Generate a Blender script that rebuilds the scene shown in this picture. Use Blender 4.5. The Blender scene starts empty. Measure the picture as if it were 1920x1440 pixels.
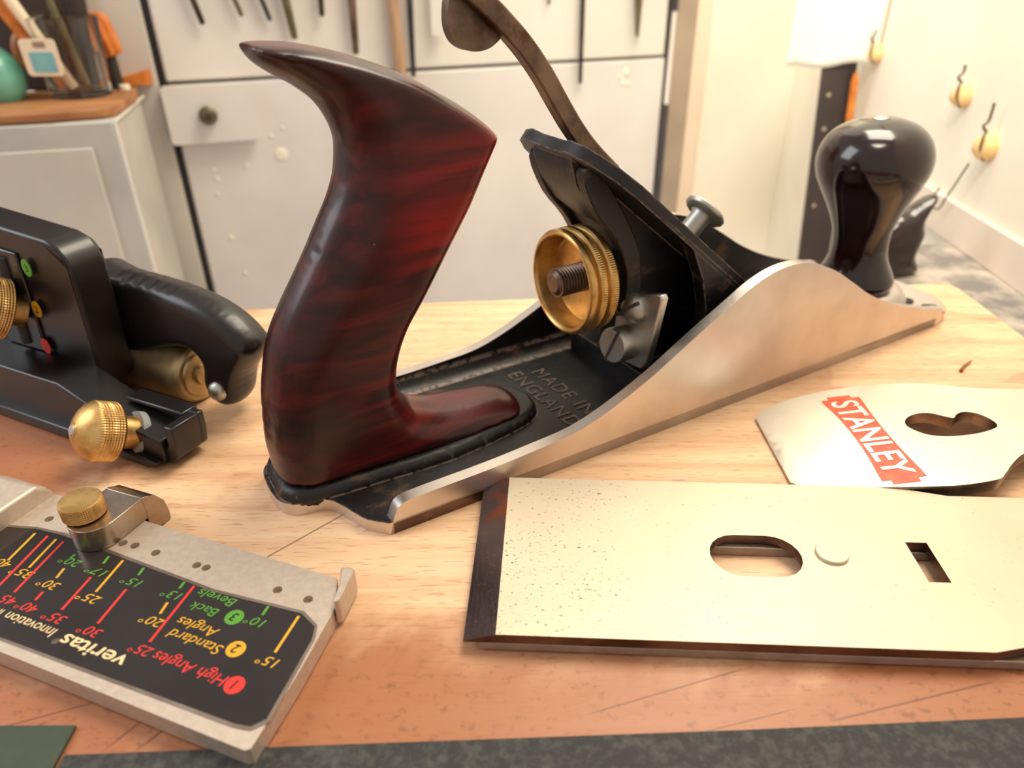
import bpy, bmesh, math, random
from math import sin, cos, pi, radians, sqrt, hypot, atan2
from mathutils import Vector, Matrix
from mathutils.geometry import delaunay_2d_cdt

random.seed(7)
S = 0.001                       # everything below is written in millimetres
sc = bpy.context.scene
COL = sc.collection

# ------------------------------------------------------------------ camera
PITCH, ROLL, CAMH, FPX = 30.24, -0.51, 121.2, 1365.0
cd = bpy.data.cameras.new('camera')
cam = bpy.data.objects.new('camera', cd)
COL.objects.link(cam)
p_, r_ = radians(PITCH), radians(ROLL)
fw = Vector((0, cos(p_), -sin(p_)))
rt0 = Vector((1, 0, 0))
up0 = rt0.cross(fw)
rt = rt0 * cos(r_) + up0 * sin(r_)
up = up0 * cos(r_) - rt0 * sin(r_)
cam.matrix_world = Matrix(((rt.x, up.x, -fw.x, 0), (rt.y, up.y, -fw.y, 0), (rt.z, up.z, -fw.z, CAMH * S), (0, 0, 0, 1)))
cd.sensor_width = 36
cd.lens = 36 * FPX / 1920
cd.clip_start = 0.005
cd.dof.use_dof = True
cd.dof.focus_distance = 0.178
cd.dof.aperture_fstop = 14.5
sc.camera = cam

# ------------------------------------------------------------------ world, lights, exposure
sc.view_settings.view_transform = 'Standard'
sc.view_settings.look = 'None'
sc.view_settings.gamma = 1
sc.view_settings.use_curve_mapping = False
sc.view_settings.exposure = 0.0
wd = bpy.data.worlds.new('world')
sc.world = wd
wd.use_nodes = True
wd.node_tree.nodes['Background'].inputs[0].default_value = (1.0, 0.90, 0.82, 1)
wd.node_tree.nodes['Background'].inputs[1].default_value = 0.62


def area(name, loc, target, sx, sy, power, colour):
    l = bpy.data.lights.new(name, 'AREA')
    l.shape = 'RECTANGLE'
    l.size, l.size_y = sx * S, sy * S
    l.energy = power
    l.color = colour
    o = bpy.data.objects.new(name, l)
    COL.objects.link(o)
    o.location = Vector(loc) * S
    o.rotation_euler = (Vector(target) - Vector(loc)).to_track_quat('-Z', 'Y').to_euler()
    return o


area('window_light', (190, 380, 600), (110, 200, 0), 300, 320, 4.2, (1.0, 0.90, 0.72))
area('window_light', (110, 628, 390), (90, 150, 0), 300, 400, 0.6, (1.0, 0.89, 0.62))
area('window_light', (-620, 200, 470), (0, 200, 40), 320, 460, 2.4, (0.9, 0.95, 1.0))
sl_ = bpy.data.lights.new('wall_fill', 'SPOT')  # unseen spot, added to brighten the back and right walls
sl_.energy = 13.0
sl_.color = (1.0, 0.90, 0.70)
sl_.spot_size = radians(62)
sl_.spot_blend = 1.0
sl_.shadow_soft_size = 0.10
so = bpy.data.objects.new('wall_fill', sl_)
COL.objects.link(so)
so.location = Vector((60, 120, 520)) * S
so.rotation_euler = (Vector((250, 560, 60)) - Vector((60, 120, 520))).to_track_quat('-Z', 'Y').to_euler()

# ------------------------------------------------------------------ small helpers


def lin(c):
    f = lambda v: v / 12.92 if v <= 0.04045 else ((v + 0.055) / 1.055) ** 2.4
    return tuple(f(v / 255) for v in c) + (1,)


class NT:
    """Tiny node graph writer for one material."""

    def __init__(s, name):
        s.m = bpy.data.materials.new(name)
        s.m.use_nodes = True
        s.t = s.m.node_tree
        s.b = s.t.nodes['Principled BSDF']
        s.c = s.t.nodes.new('ShaderNodeTexCoord')

    def n(s, kind, **kw):
        nd = s.t.nodes.new(kind)
        for k, v in kw.items():
            setattr(nd, k, v)
        return nd

    def l(s, a, b):
        s.t.links.new(a, b)

    def val(s, sock, v):
        if isinstance(v, bpy.types.NodeSocket):
            s.l(v, sock)
        else:
            sock.default_value = v

    def math(s, op, a, b=0.0, c=None, clamp=False):
        nd = s.n('ShaderNodeMath', operation=op, use_clamp=clamp)
        s.val(nd.inputs[0], a)
        s.val(nd.inputs[1], b)
        if c is not None:
            s.val(nd.inputs[2], c)
        return nd.outputs[0]

    def coords(s, scale=(1, 1, 1), rotz=0, loc=(0, 0, 0)):
        mp = s.n('ShaderNodeMapping')
        s.l(s.c.outputs['Object'], mp.inputs[0])
        mp.inputs['Scale'].default_value = tuple(v / S for v in scale)
        mp.inputs['Rotation'].default_value = (0, 0, rotz)
        mp.inputs['Location'].default_value = loc
        return mp.outputs[0]

    def noise(s, vec, scale=1.0, detail=3.0, rough=0.55, dist=0.0):
        nd = s.n('ShaderNodeTexNoise')
        s.l(vec, nd.inputs['Vector'])
        nd.inputs['Scale'].default_value = scale
        nd.inputs['Detail'].default_value = detail
        nd.inputs['Roughness'].default_value = rough
        nd.inputs['Distortion'].default_value = dist
        return nd.outputs['Fac']

    def ramp(s, fac, stops):
        nd = s.n('ShaderNodeValToRGB')
        s.l(fac, nd.inputs[0])
        el = nd.color_ramp.elements
        while len(el) < len(stops):
            el.new(0.5)
        for e, (p, c) in zip(el, stops):
            e.position = p
            e.color = c if len(c) == 4 else lin(c)
        return nd.outputs[0]

    def step(s, x, a, b):
        nd = s.n('ShaderNodeMapRange', interpolation_type='SMOOTHSTEP')
        s.val(nd.inputs[0], x)
        nd.inputs[1].default_value = a
        nd.inputs[2].default_value = b
        return nd.outputs[0]

    def mix(s, f, a, b):
        nd = s.n('ShaderNodeMix', data_type='RGBA')
        s.val(nd.inputs[0], f)
        s.val(nd.inputs[6], a)
        s.val(nd.inputs[7], b)
        return nd.outputs[2]

    def xyz(s, vec):
        nd = s.n('ShaderNodeSeparateXYZ')
        s.l(vec, nd.inputs[0])
        return nd.outputs

    def bump(s, h, strength=0.2, dist=0.2):
        nd = s.n('ShaderNodeBump')
        nd.inputs['Strength'].default_value = strength
        nd.inputs['Distance'].default_value = dist * S
        s.l(h, nd.inputs['Height'])
        s.l(nd.outputs[0], s.b.inputs['Normal'])

    def fin(s, col=None, rough=0.5, metal=0.0, coat=0.0, spec=None, coat_rough=0.1):
        if col is not None:
            s.val(s.b.inputs['Base Color'], col)
        s.val(s.b.inputs['Roughness'], rough)
        s.val(s.b.inputs['Metallic'], metal)
        s.b.inputs['Coat Weight'].default_value = coat
        s.b.inputs['Coat Roughness'].default_value = coat_rough
        if spec is not None:
            s.b.inputs['Specular IOR Level'].default_value = spec
        return s.m


def simple(name, c1, c2=None, scale=0.2, rough=0.5, metal=0.0, bump=0.0, coat=0.0, rough2=None, detail=4.0, lo=0.35, hi=0.65, stretch=(1, 1, 1), spec=None):
    g = NT(name)
    v = g.coords(stretch)
    f = g.noise(v, scale, detail)
    col = g.ramp(f, [(lo, c1), (hi, c2 or c1)])
    r = rough
    if rough2 is not None:
        nd = g.n('ShaderNodeMapRange')
        g.l(f, nd.inputs[0])
        nd.inputs[1].default_value, nd.inputs[2].default_value = lo, hi
        nd.inputs[3].default_value, nd.inputs[4].default_value = rough, rough2
        r = nd.outputs[0]
    if bump:
        g.bump(g.noise(v, scale * 6, 4), bump, 0.1)
    return g.fin(col, r, metal, coat, spec)


# ------------------------------------------------------------------ materials
def mat_bench():
    g = NT('beech_bench')
    v = g.coords((1, 1, 1), radians(-4))
    grain = g.noise(g.coords((0.012, 0.16, 0.1), radians(-3)), 1.0, 5, 0.6, 0.4)
    col = g.ramp(grain, [(0.30, (212, 164, 126)), (0.5, (234, 192, 152)), (0.72, (242, 208, 168))])
    fl = g.noise(g.coords((0.16, 1.5, 0.2), radians(-4)), 1.0, 2, 0.5)
    col = g.mix(g.math('MULTIPLY', g.step(fl, 0.58, 0.67), 0.42), col, lin((168, 100, 58)))
    # oily stains plus painted-in light falloff, darker towards the front and left
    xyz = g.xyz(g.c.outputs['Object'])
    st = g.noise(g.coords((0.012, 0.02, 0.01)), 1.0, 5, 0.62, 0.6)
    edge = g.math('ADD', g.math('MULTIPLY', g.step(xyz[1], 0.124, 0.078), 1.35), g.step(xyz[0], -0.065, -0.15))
    edge = g.math('ADD', edge, g.math('MULTIPLY', g.step(xyz[0], 0.052, 0.085), g.step(xyz[1], 0.104, 0.092)))  # further darkening in the front right corner
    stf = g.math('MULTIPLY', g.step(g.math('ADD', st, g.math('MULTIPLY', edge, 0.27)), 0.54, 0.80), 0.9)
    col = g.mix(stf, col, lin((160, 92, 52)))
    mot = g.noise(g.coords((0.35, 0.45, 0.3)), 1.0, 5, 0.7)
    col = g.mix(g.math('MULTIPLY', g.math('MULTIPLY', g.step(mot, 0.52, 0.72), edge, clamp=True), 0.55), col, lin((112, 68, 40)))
    # pale damp-looking patches at the far right end
    pt = g.noise(g.coords((0.016, 0.03, 0.01), 0.5), 1.0, 3, 0.5, 0.8)
    col = g.mix(g.math('MULTIPLY', g.math('MULTIPLY', g.step(pt, 0.52, 0.57), g.step(xyz[0], 0.07, 0.12)), 0.5), col, lin((196, 140, 108)))
    # dark cracks and scribed lines: (x0,y0,x1,y1,width mm)
    for x0, y0, x1, y1, w in ((-60, 126, -34, 152, .35), (14, 86, 45, 95.5, .25), (58, 84, 92, 92, .3), (34, 82, 52, 86.5, .2), (-67, 80, -60, 89, .4), (-73, 80, -68.5, 86, .4), (-95, 84, -72, 92, .3)):
        dx, dy = x1 - x0, y1 - y0
        L = hypot(dx, dy)
        ux, uy = dx / L, dy / L
        along = g.math('ADD', g.math('MULTIPLY', xyz[0], ux / S), g.math('MULTIPLY_ADD', xyz[1], uy / S, -(x0 * ux + y0 * uy)))
        across = g.math('ADD', g.math('MULTIPLY', xyz[0], -uy / S), g.math('MULTIPLY_ADD', xyz[1], ux / S, (x0 * uy - y0 * ux)))
        m = g.math('MULTIPLY', g.step(g.math('ABSOLUTE', across), w, w * 0.3), g.math('MULTIPLY', g.step(along, -2, 3), g.step(along, L + 2, L - 3)))
        col = g.mix(g.math('MULTIPLY', m, 0.7), col, lin((92, 50, 30)))
    g.bump(fl, 0.15, 0.15)
    return g.fin(col, 0.42, 0, 0.0, 0.5)


def mat_steel(name, c1, c2, rough=0.3, scale=0.06, brush=(1, 1, 1), pits=False, rust=None, metal=1.0):
    g = NT(name)
    f = g.noise(g.coords((1, 1, 1)), scale, 4, 0.6)
    col = g.ramp(f, [(0.35, c1), (0.66, c2)])
    br = g.noise(g.coords(brush), 1.6, 2)
    r = g.math('MULTIPLY_ADD', br, 0.16, rough - 0.06)
    if pits:
        a = g.noise(g.coords((0.9, 1.3, 1)), 1.0, 3, 0.7)
        big = g.noise(g.coords((0.05, 0.05, 0.05)), 1.0, 3)
        xyz = g.xyz(g.c.outputs['Object'])
        wgt = g.math('MULTIPLY_ADD', big, 0.16, g.math('MULTIPLY', g.step(xyz[0], 0.075, 0.0), 0.055))
        pit = g.step(g.math('ADD', a, wgt), 0.745, 0.81)
        col = g.mix(g.math('MULTIPLY', pit, 0.85), col, lin((120, 72, 55)))
        r = g.math('ADD', r, g.math('MULTIPLY', pit, 0.4))
    if rust:
        rn = g.noise(g.coords((0.07, 0.07, 0.07)), 1.0, 5, 0.65)
        col = g.mix(g.step(rn, *rust[1]), col, lin(rust[0]))
    g.bump(br, 0.05, 0.05)
    return g.fin(col, r, metal)


def mat_japan():
    g = NT('black_japanning')
    f = g.noise(g.coords((0.06, 0.1, 0.1)), 1.0, 5, 0.65, 0.3)
    col = g.ramp(f, [(0.44, (15, 12, 15)), (0.57, (27, 22, 23)), (0.70, (92, 68, 50))])
    sp = g.noise(g.coords((1, 1, 1)), 1.6, 2)
    col = g.mix(g.math('MULTIPLY', g.step(sp, 0.70, 0.76), 0.6), col, lin((150, 130, 115)))
    bv = g.n('ShaderNodeBevel', samples=4)
    bv.inputs['Radius'].default_value = 0.9 * S
    ge = g.n('ShaderNodeNewGeometry')
    dt = g.n('ShaderNodeVectorMath', operation='DOT_PRODUCT')
    g.l(bv.outputs[0], dt.inputs[0])
    g.l(ge.outputs['Normal'], dt.inputs[1])
    wn = g.noise(g.coords((1, 1, 1)), 0.5, 4)
    wear = g.math('MULTIPLY', g.step(dt.outputs['Value'], 0.975, 0.84), g.step(wn, 0.34, 0.54))
    col = g.mix(g.math('MULTIPLY', wear, 0.75), col, lin((158, 136, 122)))
    g.bump(g.noise(g.coords((1, 1, 1)), 0.9, 4), 0.25, 0.25)
    return g.fin(col, g.math('MULTIPLY_ADD', f, 0.35, 0.3), 0.0, 0.0, 0.5)


def mat_tote():
    g = NT('rosewood_tote')
    v = g.coords((0.025, 0.1, 0.14), 0)
    st = g.noise(v, 1.3, 6, 0.6, 0.8)
    col = g.ramp(st, [(0.30, (24, 8, 9)), (0.52, (58, 14, 15)), (0.75, (96, 26, 22))])
    xyz = g.xyz(g.c.outputs['Object'])
    wob = g.noise(g.coords((0.05, 0.05, 0.05)), 1.0, 4)
    zz = g.math('ADD', g.math('MULTIPLY', xyz[2], 1 / S), g.math('MULTIPLY_ADD', wob, 9, -4.5))
    ss = g.math('MULTIPLY', xyz[0], 1 / S)
    zz = g.math('ADD', zz, g.math('MULTIPLY', ss, -0.12))
    red = g.math('MULTIPLY', g.step(zz, 54.5, 57.0), g.step(zz, 92, 72))
    red = g.math('MULTIPLY', red, g.step(ss, 8, 26))
    streak = g.noise(g.coords((0.02, 0.05, 0.30)), 1.0, 4, 0.6, 0.5)
    red = g.math('MULTIPLY', red, g.math('MULTIPLY_ADD', g.step(streak, 0.30, 0.62), 0.75, 0.25))
    col = g.mix(red, col, lin((132, 18, 16)))
    low = g.math('MULTIPLY', g.step(zz, 52, 34), g.step(ss, -6, 12))
    low = g.math('MULTIPLY', low, g.step(streak, 0.42, 0.64))
    col = g.mix(g.math('MULTIPLY', low, 0.7), col, lin((108, 22, 22)))
    sp = g.noise(g.coords((1, 1, 1)), 1.1, 2)
    col = g.mix(g.math('MULTIPLY', g.step(sp, 0.765, 0.79), 0.35), col, lin((200, 160, 140)))
    return g.fin(col, 0.32, 0.0, 0.15, 0.34, 0.12)


def mat_brass(name='brass', c1=(196, 150, 86), c2=(228, 190, 126), rough=0.38):
    g = NT(name)
    f = g.noise(g.coords((1, 1, 1)), 0.18, 4, 0.6)
    col = g.ramp(f, [(0.34, c1), (0.62, c2)])
    return g.fin(col, g.math('MULTIPLY_ADD', f, 0.2, rough - 0.08), 1.0)


M = {}
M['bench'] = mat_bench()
M['side'] = mat_steel('ground_cast_iron', (206, 196, 190), (228, 220, 214), 0.36, 0.03, (0.05, 1.0, 1.0))
M['japan'] = mat_japan()
M['tote'] = mat_tote()
M['ebony'] = simple('dark_rosewood_knob', (22, 8, 8), (44, 18, 14), 0.05, 0.16, 0, 0, 0.4, None, 5, 0.4, 0.7)
M['brass'] = mat_brass()
M['oldbrass'] = mat_brass('tarnished_brass', (150, 84, 26), (196, 136, 62), 0.3)
M['bronze'] = mat_brass('bronze_roller', (176, 152, 112), (200, 178, 138), 0.5)
M['iron'] = mat_steel('polished_blade_steel', (202, 188, 164), (211, 198, 174), 0.5, 0.02, (0.03, 1.2, 1), True, None, 0.55)
M['bevel'] = mat_steel('ground_bevel_steel', (96, 84, 86), (120, 104, 100), 0.34, 0.05, (1.2, 0.1, 1), True, ((150, 84, 60), (0.52, 0.66)))
M['darksteel'] = mat_steel('dark_edge_steel', (84, 66, 62), (128, 106, 96), 0.36, 0.08)  # dark steel for the blade's side faces and the heel patch
M['lowersteel'] = simple('dull_grey_steel', (150, 132, 120), (168, 148, 134), 0.2, 0.6, 0.5)
M['castletter'] = simple('worn_cast_letters', (82, 68, 60), (120, 100, 86), 0.2, 0.55)
M['chrome'] = mat_steel('nickel_plate', (222, 214, 196), (234, 226, 208), 0.38, 0.05, (1, 1, 1), False, None, 0.6)
M['screw'] = mat_steel('bright_screw_steel', (188, 186, 178), (214, 208, 198), 0.42, 0.1)
M['lever'] = mat_steel('brown_steel', (98, 80, 68), (138, 116, 100), 0.46, 0.12, (1, 1, 1), False, ((92, 62, 50), (0.55, 0.72)))
M['zinc'] = simple('blasted_zinc', (198, 182, 166), (210, 194, 178), 0.6, 0.5, 0.55, 0.1)
M['zincbright'] = mat_steel('machined_zinc', (150, 134, 120), (190, 174, 158), 0.28, 0.06)
M['black'] = simple('black_enamel', (20, 16, 17), (30, 25, 26), 0.08, 0.34, 0, 0.05, 0.1)
M['label'] = simple('black_label', (34, 27, 27), (44, 37, 37), 0.04, 0.22, 0, 0, 0.1)
M['white'] = simple('white_nylon', (150, 150, 146), None, 1, 0.5)
for k, c in dict(red=(232, 52, 44), yellow=(226, 168, 36), green=(88, 158, 48), cream=(246, 214, 160), grey_print=(150, 130, 110)).items():
    M[k] = simple(k + '_print', c, None, 1, 0.45)
M['badge'] = simple('red_enamel', (214, 78, 48), (226, 98, 66), 0.3, 0.4)
M['badge_letter'] = mat_steel('badge_letter_nickel', (226, 220, 208), (236, 230, 220), 0.4, 0.2)
M['cabinet'] = simple('grey_gloss_paint', (212, 205, 201), (224, 217, 212), 0.012, 0.42, 0, 0.08, 0, 0.5)
M['cabinet_light'] = simple('pale_grey_paint', (216, 210, 202), (228, 221, 213), 0.012, 0.45, 0, 0.06)
M['chest'] = simple('worn_grey_chest_paint', (180, 177, 170), (198, 192, 184), 0.015, 0.45, 0, 0.08)
M['chest_light'] = simple('warm_grey_chest_paint', (196, 188, 178), (208, 199, 188), 0.015, 0.45, 0, 0.08)
M['gap'] = simple('dark_gap', (58, 56, 58), (74, 72, 72), 0.05, 0.7)
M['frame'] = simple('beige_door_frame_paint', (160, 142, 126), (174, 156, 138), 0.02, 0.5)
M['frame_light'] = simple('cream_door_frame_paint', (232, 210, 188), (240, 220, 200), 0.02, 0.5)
M['wall'] = simple('whitewashed_wall', (238, 230, 214), (246, 240, 226), 0.01, 0.75, 0, 0.06)
M['ledge'] = simple('paint_spattered_grey_ledge', (124, 119, 117), (196, 184, 172), 0.05, 0.6, 0, 0.1, 0, None, 6, 0.42, 0.66)
M['upstand'] = simple('pinkish_grey_upstand', (226, 212, 198), (236, 222, 208), 0.02, 0.6)
M['chesttop'] = simple('worn_brown_board', (150, 98, 58), (186, 130, 82), 0.06, 0.55, 0, 0.1, 0, None, 4, 0.35, 0.65, (0.3, 1, 1))
M['shadeboard'] = simple('shade_board_brown', (52, 40, 36), (70, 56, 50), 0.02, 0.6)
M['orangewood'] = simple('orange_varnished_wood', (196, 104, 36), (222, 134, 52), 0.1, 0.4)
M['brownwood'] = simple('brown_wood', (134, 84, 44), (164, 106, 58), 0.08, 0.5)
M['tan'] = simple('tan_wood', (164, 128, 98), (182, 146, 114), 0.08, 0.55, 0, 0, 0, None, 3, .4, .6, (4, 4, .5))
M['bluesteel'] = mat_steel('blued_steel', (66, 70, 78), (92, 94, 98), 0.45, 0.1)
M['olive'] = mat_steel('olive_steel', (112, 104, 84), (136, 126, 104), 0.45, 0.1)
M['darkrod'] = mat_steel('dark_tool_steel', (72, 64, 58), (96, 86, 78), 0.45, 0.1)
M['paper'] = simple('white_paper', (248, 244, 232), None, 1, 0.8)
M['blackbar'] = simple('black_bar_paint', (54, 44, 44), (68, 56, 54), 0.02, 0.5)
M['peg'] = simple('pale_wood_peg', (240, 196, 130), (248, 212, 150), 0.1, 0.5)
M['wire'] = mat_steel('galvanised_wire', (132, 122, 108), (158, 148, 132), 0.4, 0.3)
M['greensheet'] = simple('dark_green_card', (52, 62, 48), (66, 76, 58), 0.1, 0.7)
M['mat'] = simple('flecked_dark_rubber', (48, 46, 47), (82, 82, 74), 0.55, 0.75, 0, 0.2, 0, None, 5, 0.45, 0.75)
M['teal'] = simple('teal_glaze', (90, 160, 140), (120, 190, 168), 0.05, 0.25)
M['tealprint'] = simple('teal_print', (130, 190, 186), (110, 172, 184), 0.05, 0.5)
M['creampaint'] = simple('cream_enamel', (240, 220, 190), None, 1, 0.4)
M['bristle'] = simple('dark_bristle', (44, 34, 32), (58, 46, 42), 0.4, 0.8)
M['spot'] = simple('white_paint', (238, 230, 212), None, 1, 0.5)
gl = NT('jar_glass')
gl.b.inputs['Transmission Weight'].default_value = 1.0
M['glass'] = gl.fin((0.96, 0.95, 0.92, 1), 0.03, 0.0)

# ------------------------------------------------------------------ mesh building


class MB:
    """Collects faces (mm) with material slots; build() links them as one mesh object."""

    def __init__(s):
        s.v, s.f, s.mi, s.ms = [], [], [], []

    def slot(s, m):
        if m not in s.ms:
            s.ms.append(m)
        return s.ms.index(m)

    def add(s, verts, faces, m, xf=None):
        b = len(s.v)
        k = s.slot(m)
        s.v.extend((xf @ Vector(p)) if xf else Vector(p) for p in verts)
        for f in faces:
            s.f.append(tuple(b + i for i in f))
            s.mi.append(k)
        return s

    def box(s, lo, hi, m, xf=None):
        x0, y0, z0 = lo
        x1, y1, z1 = hi
        v = [(x0, y0, z0), (x1, y0, z0), (x1, y1, z0), (x0, y1, z0), (x0, y0, z1), (x1, y0, z1), (x1, y1, z1), (x0, y1, z1)]
        return s.add(v, [(0, 3, 2, 1), (4, 5, 6, 7), (0, 1, 5, 4), (1, 2, 6, 5), (2, 3, 7, 6), (3, 0, 4, 7)], m, xf)

    def lathe(s, prof, m, xf=None, seg=48, cap=True, rfun=None):
        """prof: (r, z) pairs along the local z axis."""
        v, f = [], []
        n = len(prof)
        for j, (r, z) in enumerate(prof):
            for i in range(seg):
                a = 2 * pi * i / seg
                rr = r if rfun is None else rfun(r, z, a)
                v.append((rr * cos(a), rr * sin(a), z))
        for j in range(n - 1):
            for i in range(seg):
                k = (i + 1) % seg
                f.append((j * seg + i, j * seg + k, (j + 1) * seg + k, (j + 1) * seg + i))
        if cap:
            if prof[0][0] > 1e-6:
                f.append(tuple(range(seg - 1, -1, -1)))
            if prof[-1][0] > 1e-6:
                f.append(tuple((n - 1) * seg + i for i in range(seg)))
        return s.add(v, f, m, xf)

    def tube(s, path, r, m, seg=10, xf=None, flat=None):
        """Round (or, with flat=(half width, half height, side vector), rectangular) bar along a path."""
        P = [Vector(p) for p in path]
        v, f = [], []
        prev = None
        for i, p in enumerate(P):
            t = (P[min(i + 1, len(P) - 1)] - P[max(i - 1, 0)]).normalized()
            if flat:
                w, h, sd = flat
                a = Vector(sd)
                a = (a - t * a.dot(t)).normalized()
            else:
                a = prev if prev else (Vector((0, 0, 1)) if abs(t.z) < 0.9 else Vector((1, 0, 0)))
                a = (a - t * a.dot(t)).normalized()
                prev = a
            b = t.cross(a)
            if flat:
                for (x, y) in ((-w, -h), (w, -h), (w, h), (-w, h)):
                    v.append(p + a * x + b * y)
            else:
                rr = r[i] if isinstance(r, (list, tuple)) else r
                for k in range(seg):
                    q = 2 * pi * k / seg
                    v.append(p + a * (rr * cos(q)) + b * (rr * sin(q)))
        sg = 4 if flat else seg
        for i in range(len(P) - 1):
            for k in range(sg):
                k2 = (k + 1) % sg
                f.append((i * sg + k, i * sg + k2, (i + 1) * sg + k2, (i + 1) * sg + k))
        f.append(tuple(range(sg - 1, -1, -1)))
        f.append(tuple((len(P) - 1) * sg + k for k in range(sg)))
        return s.add(v, f, m, xf)

    def sheet(s, outer, holes, top, bot, m, xf=None, pts=(), mside=None, mbot=None):
        """Solid between the surfaces top(x,y) and bot(x,y) inside an outline with holes."""
        loops = [list(outer)] + [list(h) for h in holes]
        V, E = [], []
        for lp in loops:
            b = len(V)
            V += [Vector(p[:2]) for p in lp]
            E += [(b + i, b + (i + 1) % len(lp)) for i in range(len(lp))]
        V += [Vector(p) for p in pts]
        ov, oe, of, orig, _, _ = delaunay_2d_cdt(V, E, [], 0, 1e-6)
        tri = []
        for f in of:
            c = sum((ov[i] for i in f), Vector((0, 0))) / len(f)
            if inside(c, loops[0]) and not any(inside(c, h) for h in loops[1:]):
                tri.append(tuple(f))
        n = len(ov)
        tv = [(p.x, p.y, top(p.x, p.y)) for p in ov]
        bv = [(p.x, p.y, bot(p.x, p.y)) for p in ov]
        A = lambda i, j, k: (ov[j] - ov[i]).cross(ov[k] - ov[i])
        tri = [t if A(*t) > 0 else t[::-1] for t in tri]
        s.add(tv, tri, m, xf)
        s.add(bv, [t[::-1] for t in tri], mbot or mside or m, xf)
        cnt = {}
        for t in tri:
            for a, b in ((t[0], t[1]), (t[1], t[2]), (t[2], t[0])):
                cnt[(a, b)] = 1
        sv, sf = [], []
        for (a, b) in cnt:
            if (b, a) not in cnt:
                k = len(sv)
                sv += [bv[a], bv[b], tv[b], tv[a]]
                sf.append((k, k + 1, k + 2, k + 3))
        return s.add(sv, sf, mside or m, xf)

    def prism(s, poly, z0, z1, m, xf=None, holes=(), mside=None):
        return s.sheet(poly, holes, lambda x, y: z1, lambda x, y: z0, m, xf, (), mside)

    def build(s, name, parent=None, bevel=0, smooth=40, seg=2, merge=True):
        me = bpy.data.meshes.new(name)
        me.from_pydata([p * S for p in s.v], [], s.f)
        for m in s.ms:
            me.materials.append(M[m])
        me.polygons.foreach_set('material_index', s.mi)
        bm = bmesh.new()
        bm.from_mesh(me)
        if merge:
            bmesh.ops.remove_doubles(bm, verts=bm.verts, dist=1e-6)
        bmesh.ops.recalc_face_normals(bm, faces=bm.faces)
        bm.to_mesh(me)
        bm.free()
        me.update()
        if smooth:
            me.shade_smooth()
            me.set_sharp_from_angle(angle=radians(smooth))
        o = bpy.data.objects.new(name, me)
        COL.objects.link(o)
        if parent:
            o.parent = parent
        if bevel:
            md = o.modifiers.new('edge', 'BEVEL')
            md.width = bevel * S
            md.segments = seg
            md.limit_method = 'ANGLE'
            md.angle_limit = radians(40)
            md.harden_normals = False
        return o


def inside(p, poly):
    x, y = p[0], p[1]
    r = False
    n = len(poly)
    for i in range(n):
        x0, y0 = poly[i][0], poly[i][1]
        x1, y1 = poly[(i + 1) % n][0], poly[(i + 1) % n][1]
        if (y0 > y) != (y1 > y) and x < (x1 - x0) * (y - y0) / (y1 - y0) + x0:
            r = not r
    return r


def dist_seg(p, a, b):
    dx, dy = b[0] - a[0], b[1] - a[1]
    L = dx * dx + dy * dy
    t = 0 if L == 0 else max(0, min(1, ((p[0] - a[0]) * dx + (p[1] - a[1]) * dy) / L))
    return hypot(p[0] - a[0] - t * dx, p[1] - a[1] - t * dy)


def smooth_path(pts, n=6, closed=False):
    """Catmull-Rom through 2D or 3D points."""
    P = [Vector(p) for p in pts]
    N = len(P)
    out = []
    rng = range(N if closed else N - 1)
    for i in rng:
        if closed:
            a, b, c, d = P[i - 1], P[i], P[(i + 1) % N], P[(i + 2) % N]
        else:
            a, b, c, d = P[max(i - 1, 0)], P[i], P[i + 1], P[min(i + 2, N - 1)]
        for k in range(n):
            t = k / n
            out.append(0.5 * ((2 * b) + (c - a) * t + (2 * a - 5 * b + 4 * c - d) * t * t + (3 * b - a - 3 * c + d) * t ** 3))
    if not closed:
        out.append(P[-1])
    return out


def inflate(mb, outline, half, R, m, xf=None, flat_edges=(), grid=2.0, power=2.0, radius=None):
    """Cushion-shaped solid: full thickness 2*half inside, rounded over the distance R to the outline; edges in flat_edges stay square."""
    n = len(outline)
    rr = [radius(i) if radius else R for i in range(n)]
    segs = [(outline[i], outline[(i + 1) % n], R / rr[i]) for i in range(n) if i not in flat_edges]

    def d(p):
        return min(dist_seg(p, a, b) * k for a, b, k in segs)

    def h(x, y):
        q = min(d((x, y)) / R, 1.0)
        return half * (1 - (1 - q) ** power) ** (1 / power)
    pts = []
    xs = [p[0] for p in outline]
    ys = [p[1] for p in outline]
    area2 = sum(a[0] * b[1] - b[0] * a[1] for a, b in zip(outline, list(outline[1:]) + [outline[0]]))
    sg = 1 if area2 > 0 else -1
    for frac in (0.012, 0.05, 0.11, 0.2, 0.31, 0.44, 0.6, 0.78, 0.97):
        for i in range(n):
            if i in flat_edges:
                continue
            off = frac * rr[i]
            a, b = outline[i], outline[(i + 1) % n]
            L = hypot(b[0] - a[0], b[1] - a[1])
            if L < 1e-6:
                continue
            nx, ny = -(b[1] - a[1]) / L * sg, (b[0] - a[0]) / L * sg
            for t in (0.25, 0.75) if L > 1.6 else (0.5,):
                q = (a[0] + (b[0] - a[0]) * t + nx * off, a[1] + (b[1] - a[1]) * t + ny * off)
                if inside(q, outline) and abs(d(q) * rr[i] / R - off) < 0.06 * off + 0.01:
                    pts.append(q)
    y = min(ys) + grid * 0.5
    while y < max(ys):
        x = min(xs) + grid * 0.5
        while x < max(xs):
            if inside((x, y), outline) and d((x, y)) > 0.35 * R:
                pts.append((x + random.uniform(-.1, .1), y + random.uniform(-.1, .1)))
            x += grid
        y += grid
    return mb.sheet(outline, (), h, lambda x, y: -h(x, y), m, xf, pts)


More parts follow.
